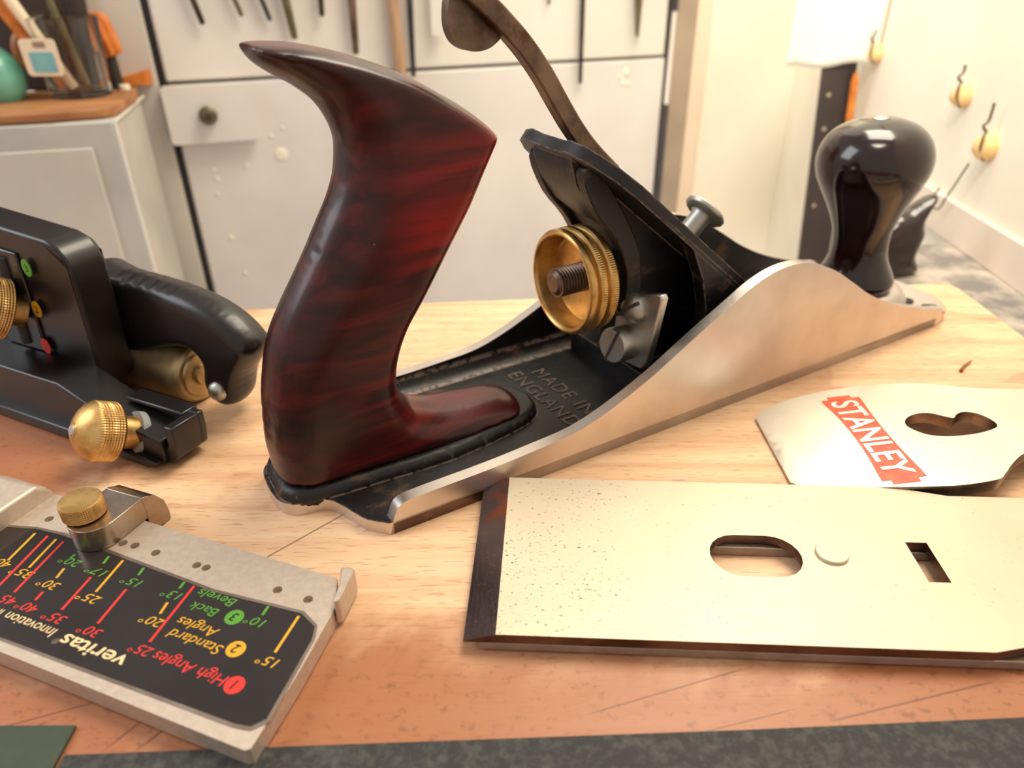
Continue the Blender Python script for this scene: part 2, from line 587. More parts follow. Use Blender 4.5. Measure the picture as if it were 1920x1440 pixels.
def soften(o, voxel, n):
    md = o.modifiers.new('voxel', 'REMESH')
    md.mode = 'VOXEL'
    md.voxel_size = voxel * S
    md.use_smooth_shade = True
    md = o.modifiers.new('smooth', 'SMOOTH')
    md.factor = 0.5
    md.iterations = n


def relax(o, n, zmin=-1e9):
    bm = bmesh.new()
    bm.from_mesh(o.data)
    vs = [v for v in bm.verts if v.co.z > zmin * S]
    for _ in range(n):
        bmesh.ops.smooth_vert(bm, verts=vs, factor=0.5, use_axis_x=True, use_axis_y=True, use_axis_z=True)
    bm.to_mesh(o.data)
    bm.free()
    o.data.update()


def text_geo(body, size, shear=0.0, bold=0.0, extrude=0.0, align='CENTER', spacing=1.0):
    """Flat lettering as (verts, faces) in mm, baseline on y = 0."""
    cu = bpy.data.curves.new('lettering', 'FONT')
    cu.body = body
    cu.size = size
    cu.shear = shear
    cu.offset = bold
    cu.extrude = extrude
    cu.align_x = align
    cu.space_character = spacing
    cu.resolution_u = 4
    o = bpy.data.objects.new('lettering', cu)
    COL.objects.link(o)
    dg = bpy.context.evaluated_depsgraph_get()
    dg.update()
    me = bpy.data.meshes.new_from_object(o.evaluated_get(dg))
    v = [tuple(p.co) for p in me.vertices]
    f = [tuple(p.vertices) for p in me.polygons]
    bpy.data.objects.remove(o)
    bpy.data.curves.remove(cu)
    bpy.data.meshes.remove(me)
    return v, f


def frame(origin, xaxis, yaxis):
    x = Vector(xaxis).normalized()
    y = Vector(yaxis)
    y = (y - x * y.dot(x)).normalized()
    z = x.cross(y)
    o = Vector(origin)
    return Matrix(((x.x, y.x, z.x, o.x), (x.y, y.y, z.y, o.y), (x.z, y.z, z.z, o.z), (0, 0, 0, 1)))


def zframe(origin, zaxis):
    z = Vector(zaxis).normalized()
    x = Vector((0, 0, 1)).cross(z)
    x = x.normalized() if x.length > 1e-4 else Vector((1, 0, 0))
    return frame(origin, x, z.cross(x))


def tag(o, label, cat, group=None):
    o['label'] = label
    o['category'] = cat
    if group:
        o['group'] = group
    return o


def thing(name, label, cat, loc=(0, 0, 0), yaw=0.0, group=None):
    o = bpy.data.objects.new(name, None)
    o.empty_display_size = 0.01
    COL.objects.link(o)
    o.location = Vector(loc) * S
    o.rotation_euler = (0, 0, radians(yaw))
    return tag(o, label, cat, group)


def struct(o):
    o['kind'] = 'structure'
    return o


def circle(cx, cy, r, n=24, ry=None, a0=0, a1=360):
    return [(cx + r * cos(radians(a0 + (a1 - a0) * i / n)), cy + (ry or r) * sin(radians(a0 + (a1 - a0) * i / n))) for i in range(n)]


def rrect(x0, y0, x1, y1, r, n=6):
    out = []
    for cx, cy, a in ((x1 - r, y0 + r, -90), (x1 - r, y1 - r, 0), (x0 + r, y1 - r, 90), (x0 + r, y0 + r, 180)):
        out += [(cx + r * cos(radians(a + 90 * i / n)), cy + r * sin(radians(a + 90 * i / n))) for i in range(n + 1)]
    return out


def interp(x, tab):
    if x <= tab[0][0]:
        return tab[0][1]
    for (a, b), (c, d) in zip(tab, tab[1:]):
        if x <= c:
            return b + (d - b) * (x - a) / (c - a)
    return tab[-1][1]


# ------------------------------------------------------------------ the room
CY = radians(20)                                    # the cabinet front runs at 20 degrees to the picture
CX = frame((0, 620, 0), (cos(CY), sin(CY), 0), (-sin(CY), cos(CY), 0))   # x along the front, y into it, z up


def wall_frame(off):
    a = radians(3.0)
    return frame((251, 370, 0), (sin(a), cos(a), 0), (cos(a), -sin(a), 0))


WX = wall_frame(0)                                  # x along the right wall (away), y into the wall (z points down)

mb = MB()
mb.box((190, 22, -300), (300, 60, 420), 'wall', CX)
struct(mb.build('wall_back', bevel=0))
mb = MB()
mb.box((-420, 0, -420), (380, 40, 300), 'wall', WX)
struct(mb.build('wall_right'))
mb = MB()
mb.box((-420, -3, -1), (110, 0, 20), 'upstand', WX)
struct(mb.build('trim_1', bevel=0.6))
mb = MB()
mb.box((147, 6, -300), (172, 30, 420), 'frame', CX)
struct(mb.build('trim_2', bevel=2))
mb = MB()
mb.box((172.3, 12, -300), (191, 34, 420), 'frame_light', CX)
struct(mb.build('trim_3', bevel=2))

# grey ledge beside the bench
mb = MB()
mb.prism([(189.5, -150), (262, -150), (252, 400), (189.5, 385)], -45, -20, 'ledge')
tag(mb.build('side_ledge', bevel=1), 'paint-spattered grey ledge running between the bench end and the white wall', 'ledge')

# workbench
mb = MB()
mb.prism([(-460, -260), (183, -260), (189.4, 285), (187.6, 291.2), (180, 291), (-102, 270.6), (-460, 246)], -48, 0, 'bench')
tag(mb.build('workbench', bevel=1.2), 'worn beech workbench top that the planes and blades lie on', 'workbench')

# ------------------------------------------------------------------ grey steel cabinet behind
cab = thing('steel_cabinet', 'grey painted steel cabinet standing behind the bench, with a square lock box', 'cabinet', (0, 620, 0), 20)
mb = MB()
mb.box((-330, 8, -420), (146, 120, 330), 'gap')
mb.build('carcass', cab)
mb = MB()
mb.box((-249.5, 0, 50.5), (139, 7.5, 330), 'cabinet_light')
mb.build('upper_door', cab, bevel=1.6)
mb = MB()
mb.box((-249.5, 0.5, -420), (140.5, 8, 48.6), 'cabinet')
lower = mb.build('lower_door', cab, bevel=1.6)
mb = MB()
mb.box((-330, 1.5, -420), (-254.5, 8, 330), 'chest_light')
mb.build('side_panel', cab, bevel=1.2)
mb = MB()
mb.prism(rrect(-254, 10.5, -195.5, 48.5, 2.5), 0, 9, 'cabinet', frame((0, 0, 0), (1, 0, 0), (0, 0, 1)))
lb = mb.build('lock_box', cab, bevel=1.6)
lb['label'] = 'square grey lock box'
mb = MB()
mb.lathe([(6.2, 0), (6.2, 2.5), (5.2, 3.2), (5.0, 8), (4.2, 9), (2.4, 9.2), (2.2, 7), (0, 7)], 'olive', frame((-227, -9, 29), (1, 0, 0), (0, 0, 1)), 28)
kn = mb.build('lock_knob', lb, 0)
mb = MB()
mb.tube([(143.8, -2, 12), (143.8, -2, 84)], 1.9, 'cabinet_light', 12)
mb.tube([(143.8, -2, 84), (143.8, -2, 330)], 2.4, 'gap', 12)
mb.tube([(144.5, -2, -300), (143.9, -2, 12)], 2.4, 'gap', 12)
mb.build('hinge_rod', cab)
mb = MB()
for (x, z, r) in ((-182, -3.6, 5.2), (-187, 10.3, 1.6), (-208, -9, 1.8), (-178, 15.3, 1.3), (-231, -10, 1.6), (-230, -17, 1.6), (-229, -62, 2.2), (-224, -92, 1.8), (-232, -28, 1.5), (104, 39, 3.2), (102, 31, 2.6), (98, 36, 2.0), (107, 30, 1.8)):
    mb.lathe([(r, 0), (r * 0.9, 0.35), (r * 0.5, 0.6), (0, 0.7)], 'spot', frame((x, 0.4, z), (1, 0, 0), (0, 0, 1)), 16)
sp = mb.build('paint_spots', cab)
sp['kind'] = 'stuff'

# tools hanging from the top of the cabinet front: (x top, x tip, z tip, radius, material, kind, label)
hang = [
    (-221.5, -218.8, 85.4, 2.3, 'darkrod', 'needle_file', 'dark thin file hanging first from the left on the cabinet'),
    (-195.7, -193.4, 89.5, 1.9, 'olive', 'needle_file', 'olive-brown file tip above the horn, second from the left'),
    (-178.6, -175.5, 86.4, 1.9, 'bluesteel', 'needle_file', 'bluish grey file tip above the horn, third from the left'),
    (-163, -160.8, 74.5, 2.9, 'olive', 'tapered_file', 'long tapered brownish file ending just above the horn of the wooden handle'),
    (-139.6, -140.1, 88.0, 2.3, 'darkrod', 'needle_file', 'short dark file tip hanging right of the long tapered file'),
    (-118.5, -119.5, 63.2, 2.9, 'lever', 'steel_rod', 'reddish brown rod hanging left of the wide tan stick'),
    (-89.7, -87.5, 20.0, 4.3, 'tan', 'wooden_stick', 'wide tan wooden stick hanging behind the wooden handle'),
    (-77.2, -78.3, 46.0, 2.3, 'bluesteel', 'steel_rod', 'dark blue steel rod hanging right beside the wide tan stick'),
    (-60.5, -58.8, 73.3, 4.2, 'cabinet', 'flat_bar', 'blunt grey flat bar hanging left of the bent brown lever'),
    (31.3, 31.1, 91.3, 1.4, 'darkrod', 'needle_file', 'small file point hanging near the top edge right of the lever'),
    (59.2, 59.6, 33.5, 2.0, 'darkrod', 'steel_rod', 'longest thin grey rod, reaching below the cabinet seam'),
    (105.6, 108.0, 66.3, 4.2, 'olive', 'triangular_file', 'pointed triangular file hanging beside the cabinet hinge rod'),
]
for i, (x0, x1, z1, r, m, kind, lab) in enumerate(hang):
    mb = MB()
    zt = 150
    xt = x1 + (x0 - x1) * (zt - z1) / (98 - z1)
    y = -3 - r
    if kind == 'flat_bar':
        mb.tube([(x1, y, z1), (x1, y, zt)], 0, m, flat=(r, 1.2, (1, 0, 0)))
    elif kind == 'triangular_file':
        mb.tube([(x1, y, z1), (x1 - .4, y, z1 + 3), (x1 - 1.4, y, 100), (xt, y, zt)], [1.2, 2.0, r, r * 1.2], m, 3)
    elif kind == 'wooden_stick':
        mb.tube([(x1, y, z1), (xt, y, zt)], r, m, 12)
    else:
        mb.tube([(x1, y, z1), (x1, y, z1 + 1.5), (x1 + (xt - x1) * .4, y, z1 + (zt - z1) * .4), (xt, y, zt)], [r * .55, r * .8, r, r * 1.15], m, 10)
    mb.v = [CX @ p for p in mb.v]
    tag(mb.build(kind), lab, 'file' if 'file' in kind else 'rod' if 'rod' in kind else 'stick' if 'stick' in kind else 'bar', 'tools hanging on the cabinet front')

# ------------------------------------------------------------------ tool chest on the left, with the things on it
A0, A1 = Vector((-225.7, 433.7)), Vector((-279.0, 419.9))
ch = thing('tool_chest', 'low grey metal chest with a worn brown wooden top, left of the cabinet', 'chest', (-225.7, 433.7, 0), 14.5)
mb = MB()
mb.box((-170, 0, -420), (0, 88, 44), 'chest')
mb.build('body', ch, bevel=1.5)
mb = MB()
mb.box((-170, -1.4, -420), (-14, 0.2, 30), 'chest_light')
mb.build('front_panel', ch, bevel=1.0)
mb = MB()
mb.prism([(-170, -0.5), (-30, 0.5), (-8, 5), (0, 12), (3, 60), (0, 88), (-170, 88)], 44.5, 50, 'chesttop')
mb.build('wooden_top', ch, bevel=1.2)
mb = MB()
mb.tube([(0.6, 1, -420), (0.6, 1, 43)], 1.2, 'cabinet_light', 8)
mb.tube([(1, 0.5, 43.2), (1.4, 93, 43.2)], 0.9, 'cabinet_light', 8)
mb.build('corner_bead', ch)

mb = MB()
mb.box((-480, -3.0, 50.4), (-286, 1.2, 330), 'shadeboard', CX)  # added sheet, its dark colour stands in for background shade
tag(mb.build('shade_board', bevel=1), 'added dark board standing in for the shadowy background behind the jar', 'board')

jx, jy = -266, 484
jar = thing('glass_jar', 'clear glass jar of brushes standing on the wooden chest top', 'jar', (jx, jy, 50.2))
mb = MB()
mb.lathe([(0, 0), (16, 0), (17.5, 1), (19.5, 38), (20, 44), (19, 44.4), (18, 43), (16, 3.5), (0, 3)], 'glass', None, 40)
mb.build('glass', jar)
mb = MB()
mb.prism(rrect(-14, 14, 7, 34, 2.5), 0, 0.5, 'creampaint', frame((-2, -20.6, 0), (1, 0, 0), (0, -.06, 1)))
lab_ = mb.build('label', jar)
mb = MB()
mb.prism(rrect(-10, 16, 4, 27, 1), 0.5, 0.8, 'tealprint', frame((-2, -20.6, 0), (1, 0, 0), (0, -.06, 1)))
mb.prism(rrect(-6, 29.5, 1, 32.5, .6), 0.5, 0.8, 'grey_print', frame((-2, -20.6, 0), (1, 0, 0), (0, -.06, 1)))
mb.build('label_print', lab_)


def stick(name, lab, cat, base, top, r0, r1, m, extra=None):
    t = tag(MB().tube([base, [base[i] * .5 + top[i] * .5 for i in range(3)], top], [r0, (r0 + r1) * .52, r1], m, 12).build(name), lab, cat, 'handles standing in the jar')
    return t


stick('paintbrush', 'orange wooden brush handle leaning left out of the jar', 'paintbrush', (-272, 478, 56), (-306, 470, 128), 3.0, 4.0, 'orangewood')
stick('paintbrush', 'cream brush handle leaning out of the jar beside the orange one', 'paintbrush', (-264, 474, 56), (-293, 466, 128), 2.6, 3.2, 'creampaint')
stick('paintbrush', 'dull yellow brush handle upright in the middle of the jar', 'paintbrush', (-262, 486, 56), (-277, 490, 128), 3.4, 3.2, 'olive')
stick('paintbrush', 'thick black brush handle, the rightmost in the jar', 'paintbrush', (-259, 488, 56), (-259, 492, 130), 3.4, 8.0, 'bristle')

mb = MB()
mb.lathe([(0, 0), (6, 0), (8, 1.5), (8.6, 6), (8.6, 20), (7.5, 24), (4.5, 26), (0, 26)], 'orangewood', zframe((-257, 511, 69), (-.22, 0, 1)), 72, False, lambda r, z, a: r * (1 + .13 * cos(9 * a)))
mb.tube([(-256, 511, 50.2), (-257, 511, 72)], 4, 'bristle', 10)
tag(mb.build('turned_handle'), 'ridged orange wooden handle standing behind the jar', 'handle')
mb = MB()
mb.sheet(rrect(-16, -7, 14, 7, 4), (), lambda x, y: 2 + max(0, (x + 16)) * .24, lambda x, y: 0, 'orangewood', frame((-256, 528, 50.3), (.97, .25, 0), (-.25, .97, 0)))
tag(mb.build('wooden_wedge', bevel=0.8), 'small orange wooden wedge lying at the chest top corner', 'wedge')
mb = MB()
mb.lathe([(0, 0), (3.4, 0), (3.4, 2.6), (2.6, 3.2), (0, 3.2)], 'spot', frame((-249, 505, 50.3), (1, 0, 0), (0, 1, 0)), 20)
tag(mb.build('white_cap'), 'tiny white cap in front of the orange wedge', 'cap')
mb = MB()
mb.lathe([(0, 0), (12, 0), (16, 6), (17, 14), (14, 23), (8, 29), (5, 32), (5, 36), (0, 36)], 'teal', frame((-307, 468, 50.2), (1, 0, 0), (0, 1, 0)), 32)
tag(mb.build('teal_bottle'), 'round teal glass bottle at the far left of the chest top', 'bottle')
mb = MB()
mb.lathe([(0, -7), (13, -7), (15, -5), (15, 5), (13, 7), (0, 7)], 'brownwood', frame((-303, 514, 74), (.8, .6, 0), (0, 0, 1)), 32)
mb.tube([(-303, 516, 50.2), (-303, 516, 74)], 4, 'brownwood', 10)
tag(mb.build('wooden_mallet'), 'brown round wooden mallet head behind the teal bottle', 'mallet')

# ------------------------------------------------------------------ right corner: bar, pencil, paper, pegs
mb = MB()
mb.prism([(219, 150), (243, 150), (261.0, -108), (237, -108)], -569, -565, 'blackbar', frame((0, 0, 0), (1, 0, 0), (0, 0, 1)))
for z in (46, 22, -12, -36):
    mb.lathe([(1.7, 0), (1.7, .3), (0, .5)], 'frame', frame((236.5 - z * .07, 565, z - 12), (1, 0, 0), (0, 0, 1)), 14)
tag(mb.build('black_rule', bevel=.5), 'upright black flat bar with pale dots in the corner behind the round knob', 'bar')
mb = MB()
mb.tube([(255.5, 561, -45), (248.6, 561, 44), (248.2, 561, 49)], [2.8, 2.8, 1.5], 'orangewood', 6)
tag(mb.build('orange_stick'), 'orange wooden stick standing upright right of the black bar', 'stick')
mb = MB()
prof = [(y, 0) for y in range(0, 66, 3)]
v, f = [], []
nx, nz = 20, 16
for j in range(nz + 1):
    for i in range(nx + 1):
        u = i / nx
        w = j / nz
        v.append((198 + 61 * u, 563 + 3.0 * sin(u * 5) - 2 * u, 52.5 + 1.6 * sin(u * 9 + 1) * (1 - w) + 3 * u + 70 * w))
for j in range(nz):
    for i in range(nx):
        a = j * (nx + 1) + i
        f.append((a, a + 1, a + nx + 2, a + nx + 1))
mb.add(v, f, 'paper')
pp = mb.build('paper_sheet')
md = pp.modifiers.new('thick', 'SOLIDIFY')
md.thickness = .3 * S
tag(pp, 'blank white paper sheet hanging in front of the black bar', 'paper')


def wallpt(s_, z, out=0.0):
    return Vector((251 + s_ * sin(radians(3)) - out, 370 + s_ * cos(radians(3)), z))


def hook(name, lab, s_, z, r, screw_up):
    t = thing(name, lab, 'peg', wallpt(s_, z, 0), 0, 'pegs on the right wall')
    m_ = MB()
    m_.lathe([(0, 9), (r * .55, 8.2), (r * .88, 5.5), (r, 2.5), (r * .9, 0), (0, 0)], 'peg', zframe((0, 0, 0), (-1, -.1, 0)), 28)
    m_.build('knob', t)
    m_ = MB()
    m_.tube(smooth_path([(-4, -3, -r * .9), (-8, -4, 0), (-8.6, -4.4, r * .9), (-7, -3, r * 1.15), (-9.5, -3, r * 1.6), (-7.5, -3, r * 2.0), (-7.5, -3, r * screw_up)], 4), .75, 'wire', 8)
    m_.build('screw_hook', t)
    return t


hook('wall_peg', 'pale wooden peg with a bent hook, the smaller upper one on the right wall', 58.5, 54, 6.2, 2.6)
hook('wall_peg', 'larger pale wooden peg on the right wall with the wire loop below', 20.5, 34.5, 7.0, 3.2)
hook('wall_peg', 'pale peg at the lower right corner of the hanging paper', 189, 62, 6.5, 2.4)
mb = MB()
a = wallpt(21, 26, 9)
mb.tube(smooth_path([a, wallpt(27, 15, 9), wallpt(33, 4.5, 9), wallpt(36, -1.5, 9), wallpt(39, -4, 9), wallpt(44, -4.3, 9), wallpt(47, -1.5, 9), wallpt(46.5, 2, 9), wallpt(43, 7, 9)], 4), .55, 'wire', 8)
tag(mb.build('wire_loop'), 'thin hooked wire hanging below the larger wall peg', 'wire')

# dark tool on the ledge behind the knob
mb = MB()
o_ = [(-22, 0), (8, 0), (10, 5), (7, 10), (8, 16), (9, 22), (7, 27), (8, 32), (12, 40), (6, 38), (-2, 33), (-10, 30), (-20, 20)]
inflate(mb, smooth_path(o_, 4, True), 8, 7, 'ebony', frame((197.5, 352, -20), (.97, .22, 0), (0, 0, 1)), (), 3)
dh = mb.build('dark_handle')
soften(dh, 0.7, 4)
tag(dh, 'pointed black tool handle standing on the ledge behind the round knob', 'handle')

# ------------------------------------------------------------------ the bench plane
YAW = 30.804
PL = thing('bench_plane', 'large metal bench plane with a dark rosewood handle and no blade, centre of the bench', 'plane', (-29.9, 135.2, 0), YAW)
W = 60.4
C = W / 2
prof = [(0, 0), (1.3, 4.8), (3.4, 8.0), (9.1, 8.7), (28, 8.9), (42, 9.6), (54.8, 10.7), (66, 14.0), (78, 19.2), (84.4, 22.5), (96.4, 29.3), (107.7, 35.2), (116, 39.5), (124, 42.1), (132, 42.8), (140.4, 41.5), (151.8, 37.1), (163.7, 30.1), (174.6, 23.5), (189, 16.8), (206, 11.1), (216, 8.3), (223, 7.0), (224.4, 5.5), (224, 3), (221, 0)]
sp = smooth_path(prof[1:23], 5)
wall_poly = [(0.0, 0.0)] + [tuple(p) for p in sp] + [tuple(p) for p in prof[23:]]
heel = [(0, 0), (-4.2, 4.4), (-6.4, 9.7), (-8.6, 15.0), (-11.3, 17.6), (-14.7, 18.2), (-17.7, 19.2), (-20.1, 21.9), (-21.0, 25.3), (-21.3, 30.2)]
heel = [tuple(p) for p in smooth_path(heel, 4)]
heel_all = heel + [(s_, W - t_) for s_, t_ in heel[-2::-1]]
toe = [(221, W), (229, W - 1.5), (235, W - 6), (239, W - 14), (241, W - 24), (241.5, C), (241, 24), (239, 14), (235, 6), (229, 1.5), (221, 0)]
sole_poly = [(0, 0)] + [tuple(p) for p in smooth_path(toe, 3)][::-1] + heel_all[::-1][:-1]
mb = MB()
mb.sheet(sole_poly, (), lambda x, y: 3.6, lambda x, y: 0, 'japan', None, (), 'side', 'side')
# inside wall fillets along both cheeks
for near in (True, False):
    def T(t):
        return t if near else W - t
    xf = frame((0, T(0), 0), (1, 0, 0), (0, 0, 1))
    # walls: polished outside and rim, japanned inside
    n = len(wall_poly)
    v = [(s_, T(0), z_) for s_, z_ in wall_poly] + [(s_, T(3.4), z_) for s_, z_ in wall_poly]
    mb.add(v, [(i, (i + 1) % n, n + (i + 1) % n, n + i) for i in range(n)], 'side')
    tri = []
    ov, oe, of, _, _, _ = delaunay_2d_cdt([Vector(p) for p in wall_poly], [(i, (i + 1) % n) for i in range(n)], [], 1, 1e-6)
    mb.add([(p.x, T(0), p.y) for p in ov], of, 'side')
    mb.add([(p.x, T(3.4), p.y) for p in ov], of, 'japan')
    fv, ff = [], []
    stn = [4 + 214 * i / 40 for i in range(41)]
    for s_ in stn:
        hh = min(5.0, max(0.5, interp(s_, prof[1:23]) - 4.2))
        for k in range(6):
            q = radians(90 * k / 5)
            fv.append((s_, T(3.3 + 5.0 * (1 - sin(q))), 3.5 + hh * (1 - cos(q))))
    for i in range(40):
        for k in range(5):
            a = i * 6 + k
            ff.append((a, a + 1, a + 7, a + 6))
    mb.add(fv, ff, 'japan')
mb.box((1.0, -0.06, 0.02), (29, 0.0, 3.0), 'darksteel')
# raised seat for the handle, with a rounded edge
seat = [(-20.0, 24.4), (-19, 21.4), (-16.5, 18.6), (-9, 17.0), (5, 16.2), (25, 15.2), (46, 18.0), (54, 20.5), (58, 24.5), (59.5, 30.2)]
seat = [tuple(p) for p in smooth_path(seat, 4)]
seat_all = seat + [(s_, W - t_) for s_, t_ in seat[-2::-1]]
inflate(mb, seat_all, 3.0, 2.4, 'japan', Matrix.Translation((0, 0, 3.7)), (), 3.0)
# bare metal toe
tp = [p for p in sole_poly if p[0] >= 196]
tp = [(196, 3.2)] + [(min(x, 1e9), min(max(y, 3.2), W - 3.2)) if x < 229 else (x - .4, y) for x, y in tp if 221.5 < x] + [(196, W - 3.2)]
mb.prism(tp, 3.4, 3.75, 'side')
# raised pad for the knob
mb.lathe([(19, 3.4), (17.6, 5.2), (16, 7.6), (13.5, 8.2), (0, 8.2)], 'side', Matrix.Translation((214.5, C, 0)), 40)
body = mb.build('body', PL, 0, 50)
body['label'] = 'iron plane body, polished sides and black lacquered inside'

# cast lettering on the bed
mb = MB()
mz = frame((69.5, 30.5, 3.55), (0.02, -1, 0), (1, 0.02, 0))
v, f = text_geo('MADE IN', 7.2, 0, 0.0, .28, 'CENTER', 1.12)
mb.add(v, f, 'castletter', frame((68.8, 29.5, 3.62), (0, -1, 0), (1, 0, 0)))
v, f = text_geo('ENGLAND', 7.2, 0, 0.0, .28, 'CENTER', 1.12)
mb.add(v, f, 'castletter', frame((61.2, 29.5, 3.62), (0, -1, 0), (1, 0, 0)))
mb.build('bed_lettering', PL, 0, 0)
mb = MB()
v, f = text_geo('No 4', 8.5, 0, .12, .5, 'CENTER', 1.1)
mb.add(v, f, 'japan', frame((223.5, 14.5, 3.9), (0.1, -1, 0), (1, 0.1, 0)))  # letters coloured dark to stand in for their shadow lines
mb.build('toe_lettering', PL, 0, 0)

# handle (tote)
tote = [(-8.1, 107.3), (-4.9, 107.7), (1.3, 107.2), (5.7, 106.3), (11.7, 104.7), (17.5, 102.7), (23.8, 100.2), (29.4, 97.2), (37.2, 92.6), (42.6, 88.6), (46.0, 85.6), (45.4, 83.2), (42.0, 77.0), (37.8, 69.2), (31.8, 60.0), (24.8, 49.2), (19.4, 41.6), (16.5, 35.2), (15.3, 29.4), (15.6, 24.6), (17.6, 19.8), (20.2, 16.9), (26.0, 14.2), (32.5, 13.0), (40.0, 12.2), (45.4, 11.6), (49.6, 10.6), (52.4, 8.8), (53.2, 7.2), (53.2, 6.5),
        (-18.8, 6.5), (-19.2, 11.5), (-19.4, 17.3), (-18.2, 28.6), (-16.8, 35.2), (-15.1, 41.5), (-13.0, 46.1), (-10.1, 51.0), (-6.9, 55.8), (-2.9, 61.8), (2.0, 69.9), (4.8, 74.5), (6.8, 78.9), (7.9, 83.2), (8.3, 87.3), (7.4, 90.7), (6.0, 93.6), (3.9, 96.3), (0.2, 99.3), (-3.3, 101.4), (-6.3, 103.6), (-7.7, 105.4)]
out = []
nT = len(tote)
for i in range(nT):
    a, b, c, d = [Vector(tote[(i + k) % nT]) for k in (-1, 0, 1, 2)]
    if i in (9, 29, 30):
        a = b - (c - b)
    if i in (9, 28, 29):
        d = c + (c - b)
    steps = 1 if i == 29 else 3
    for k in range(steps):
        t = k / steps
        out.append(tuple(0.5 * ((2 * b) + (c - a) * t + (2 * a - 5 * b + 4 * c - d) * t * t + (3 * b - a - 3 * c + d) * t ** 3)))
flat = [i for i in range(len(out)) if abs(out[i][1] - 6.5) < 1e-3 and abs(out[(i + 1) % len(out)][1] - 6.5) < 1e-3]
mb = MB()


def tote_r(i):
    k = i / 3.0
    stops = [(0, 2.6), (4, 3.0), (9, 3.4), (11, 5.5), (17, 6.0), (21, 8.0), (27, 8.0), (29, 6.0), (30, 10.0), (34, 11.0), (40, 11.0), (44, 9.0), (48, 6.0), (51, 4.0)]
    return interp(k, stops)


inflate(mb, out, 12.0, 8.0, 'tote', frame((0, C, 0), (1, 0, 0), (0, 0, 1)), flat, 1.6, 2.0, tote_r)
tt = mb.build('handle', PL, 0, 75)
soften(tt, 0.55, 14)
tt['label'] = 'glossy dark red rosewood handle with a curled horn'

# front knob, leaning a little
mb = MB()
kp = [(0, 0), (13.6, 0), (14.3, 1.2), (14.4, 3.0), (13.2, 6.0), (11.3, 10), (10.3, 14.5), (10.3, 20), (11.2, 25), (13.4, 31), (16.2, 37), (18.6, 42), (19.8, 46.5), (19.8, 50.5), (18.6, 54.6), (15.8, 58.6), (11.6, 61.4), (6.6, 63), (3.0, 63.4), (2.8, 62.6), (0, 62.6)]
kxf = frame((214.5, C, 8.2), (cos(radians(4)), 0, 0), (0, 1, 0))
lean = Matrix.Translation((212.6, C + 1.2, 8.2)) @ Matrix.Rotation(radians(-YAW), 4, 'Z') @ Matrix.Rotation(radians(-4.0), 4, 'Y')
mb.lathe([tuple(p) for p in smooth_path(kp[1:-3], 3)] + [(2.9, 63.3), (2.8, 62.7), (0, 62.7)], 'ebony', lean, 64)
kn = mb.build('knob', PL, 0, 50)
kn['label'] = 'round dark polished front knob'
mb = MB()
mb.lathe([(2.7, 62.6), (2.7, 63.5), (2.0, 63.9), (0, 64)], 'screw', lean, 20)
mb.build('knob_nut', kn)

# frog
RS = -0.80                       # slope of the blade bed


def bedz(s_):
    return 38.0 + (120.6 - s_) * 0.80


mb = MB()
nrm = Vector((0.80, 0, 1)).normalized()
xf = frame((120.6, C, 38.0), Vector((1, 0, RS)), (0, 1, 0))
sl = sqrt(1 + RS * RS)
q = lambda s_: (s_ - 120.6) * sl
bed = [(q(150), -22.5), (q(150), 22.5), (q(78), 22.5), (q(72), 20.5), (q(67), 15), (q(65.2), 9), (q(66.2), 5), (q(66.2), -5), (q(65.2), -9), (q(67), -15), (q(72), -20.5), (q(78), -22.5)]
mb.prism(bed, -3.4, 0, 'japan', xf)
sx = frame((0, 0, 0), (1, 0, 0), (0, 0, 1))
core = [(66, 79.5), (65.4, 76.8), (67.4, 70.6), (72.9, 62.8), (78.6, 58.0), (86, 47.2), (91, 34), (92.5, 3.4), (112, 3.4), (149, 3.4), (149, 12.5), (121, 34.5), (84, 63.5)]
mb.prism(core, -C - 9, -C + 9, 'japan', sx)
for t0 in (7.6, W - 12.0):
    web = [(84, 64.0), (92, 58.0), (98.5, 51), (103, 42), (105.8, 33), (107.2, 24), (107.6, 3.4), (149, 3.4), (149, 12.5), (120.8, 35), (96, 54.6)]
    mb.prism(web, -t0 - 4.4, -t0, 'japan', sx)
# centre boss carrying the wheel stud
mb.lathe([(8, 0), (8, 8), (7, 9), (0, 9)], 'japan', zframe((94, C, 40.4), (-1, 0, 0)), 24)
# rear foot of the frog
mb.prism([(90, 8), (112, 8), (112, W - 8), (90, W - 8)], 3.2, 11, 'japan')
frog = mb.build('frog', PL, 0.9, 40, 3)
frog['label'] = 'black lacquered sloping blade seat'

# yoke behind the wheel
mb = MB()
yk = [(66.5, 74), (70, 76), (76, 69), (82, 60), (87.5, 49), (88.5, 37), (86.5, 31), (83.5, 31.5), (83.5, 44), (78.5, 55), (71, 64)]
mb.prism([tuple(p) for p in smooth_path(yk, 3, True)], -C + 9.2, -C + 13.2, 'japan', sx)
mb.prism([tuple(p) for p in smooth_path(yk, 3, True)], -C - 13.2, -C - 9.2, 'japan', sx)
mb.build('adjuster_yoke', PL, .5)

# depth wheel
mb = MB()
wr = [(14.6, 0), (15.2, .35), (15.5, 1.0), (15.5, 1.8), (15.1, 2.5), (14.2, 2.9), (14.2, 3.2), (15.1, 3.6), (15.5, 4.2), (15.5, 5.3), (15.1, 5.9), (14.2, 6.3), (14.2, 6.6), (15.1, 7.0), (15.5, 7.6), (15.5, 9.2), (15.0, 9.9), (13.5, 10.3), (0, 10.3)]


def knurl(r, z, a):
    if (4.0 < z < 5.5) or (7.4 < z < 9.4):
        return r + 0.07 * (1 if int(round(a / (2 * pi) * 288)) % 2 else -1)
    return r


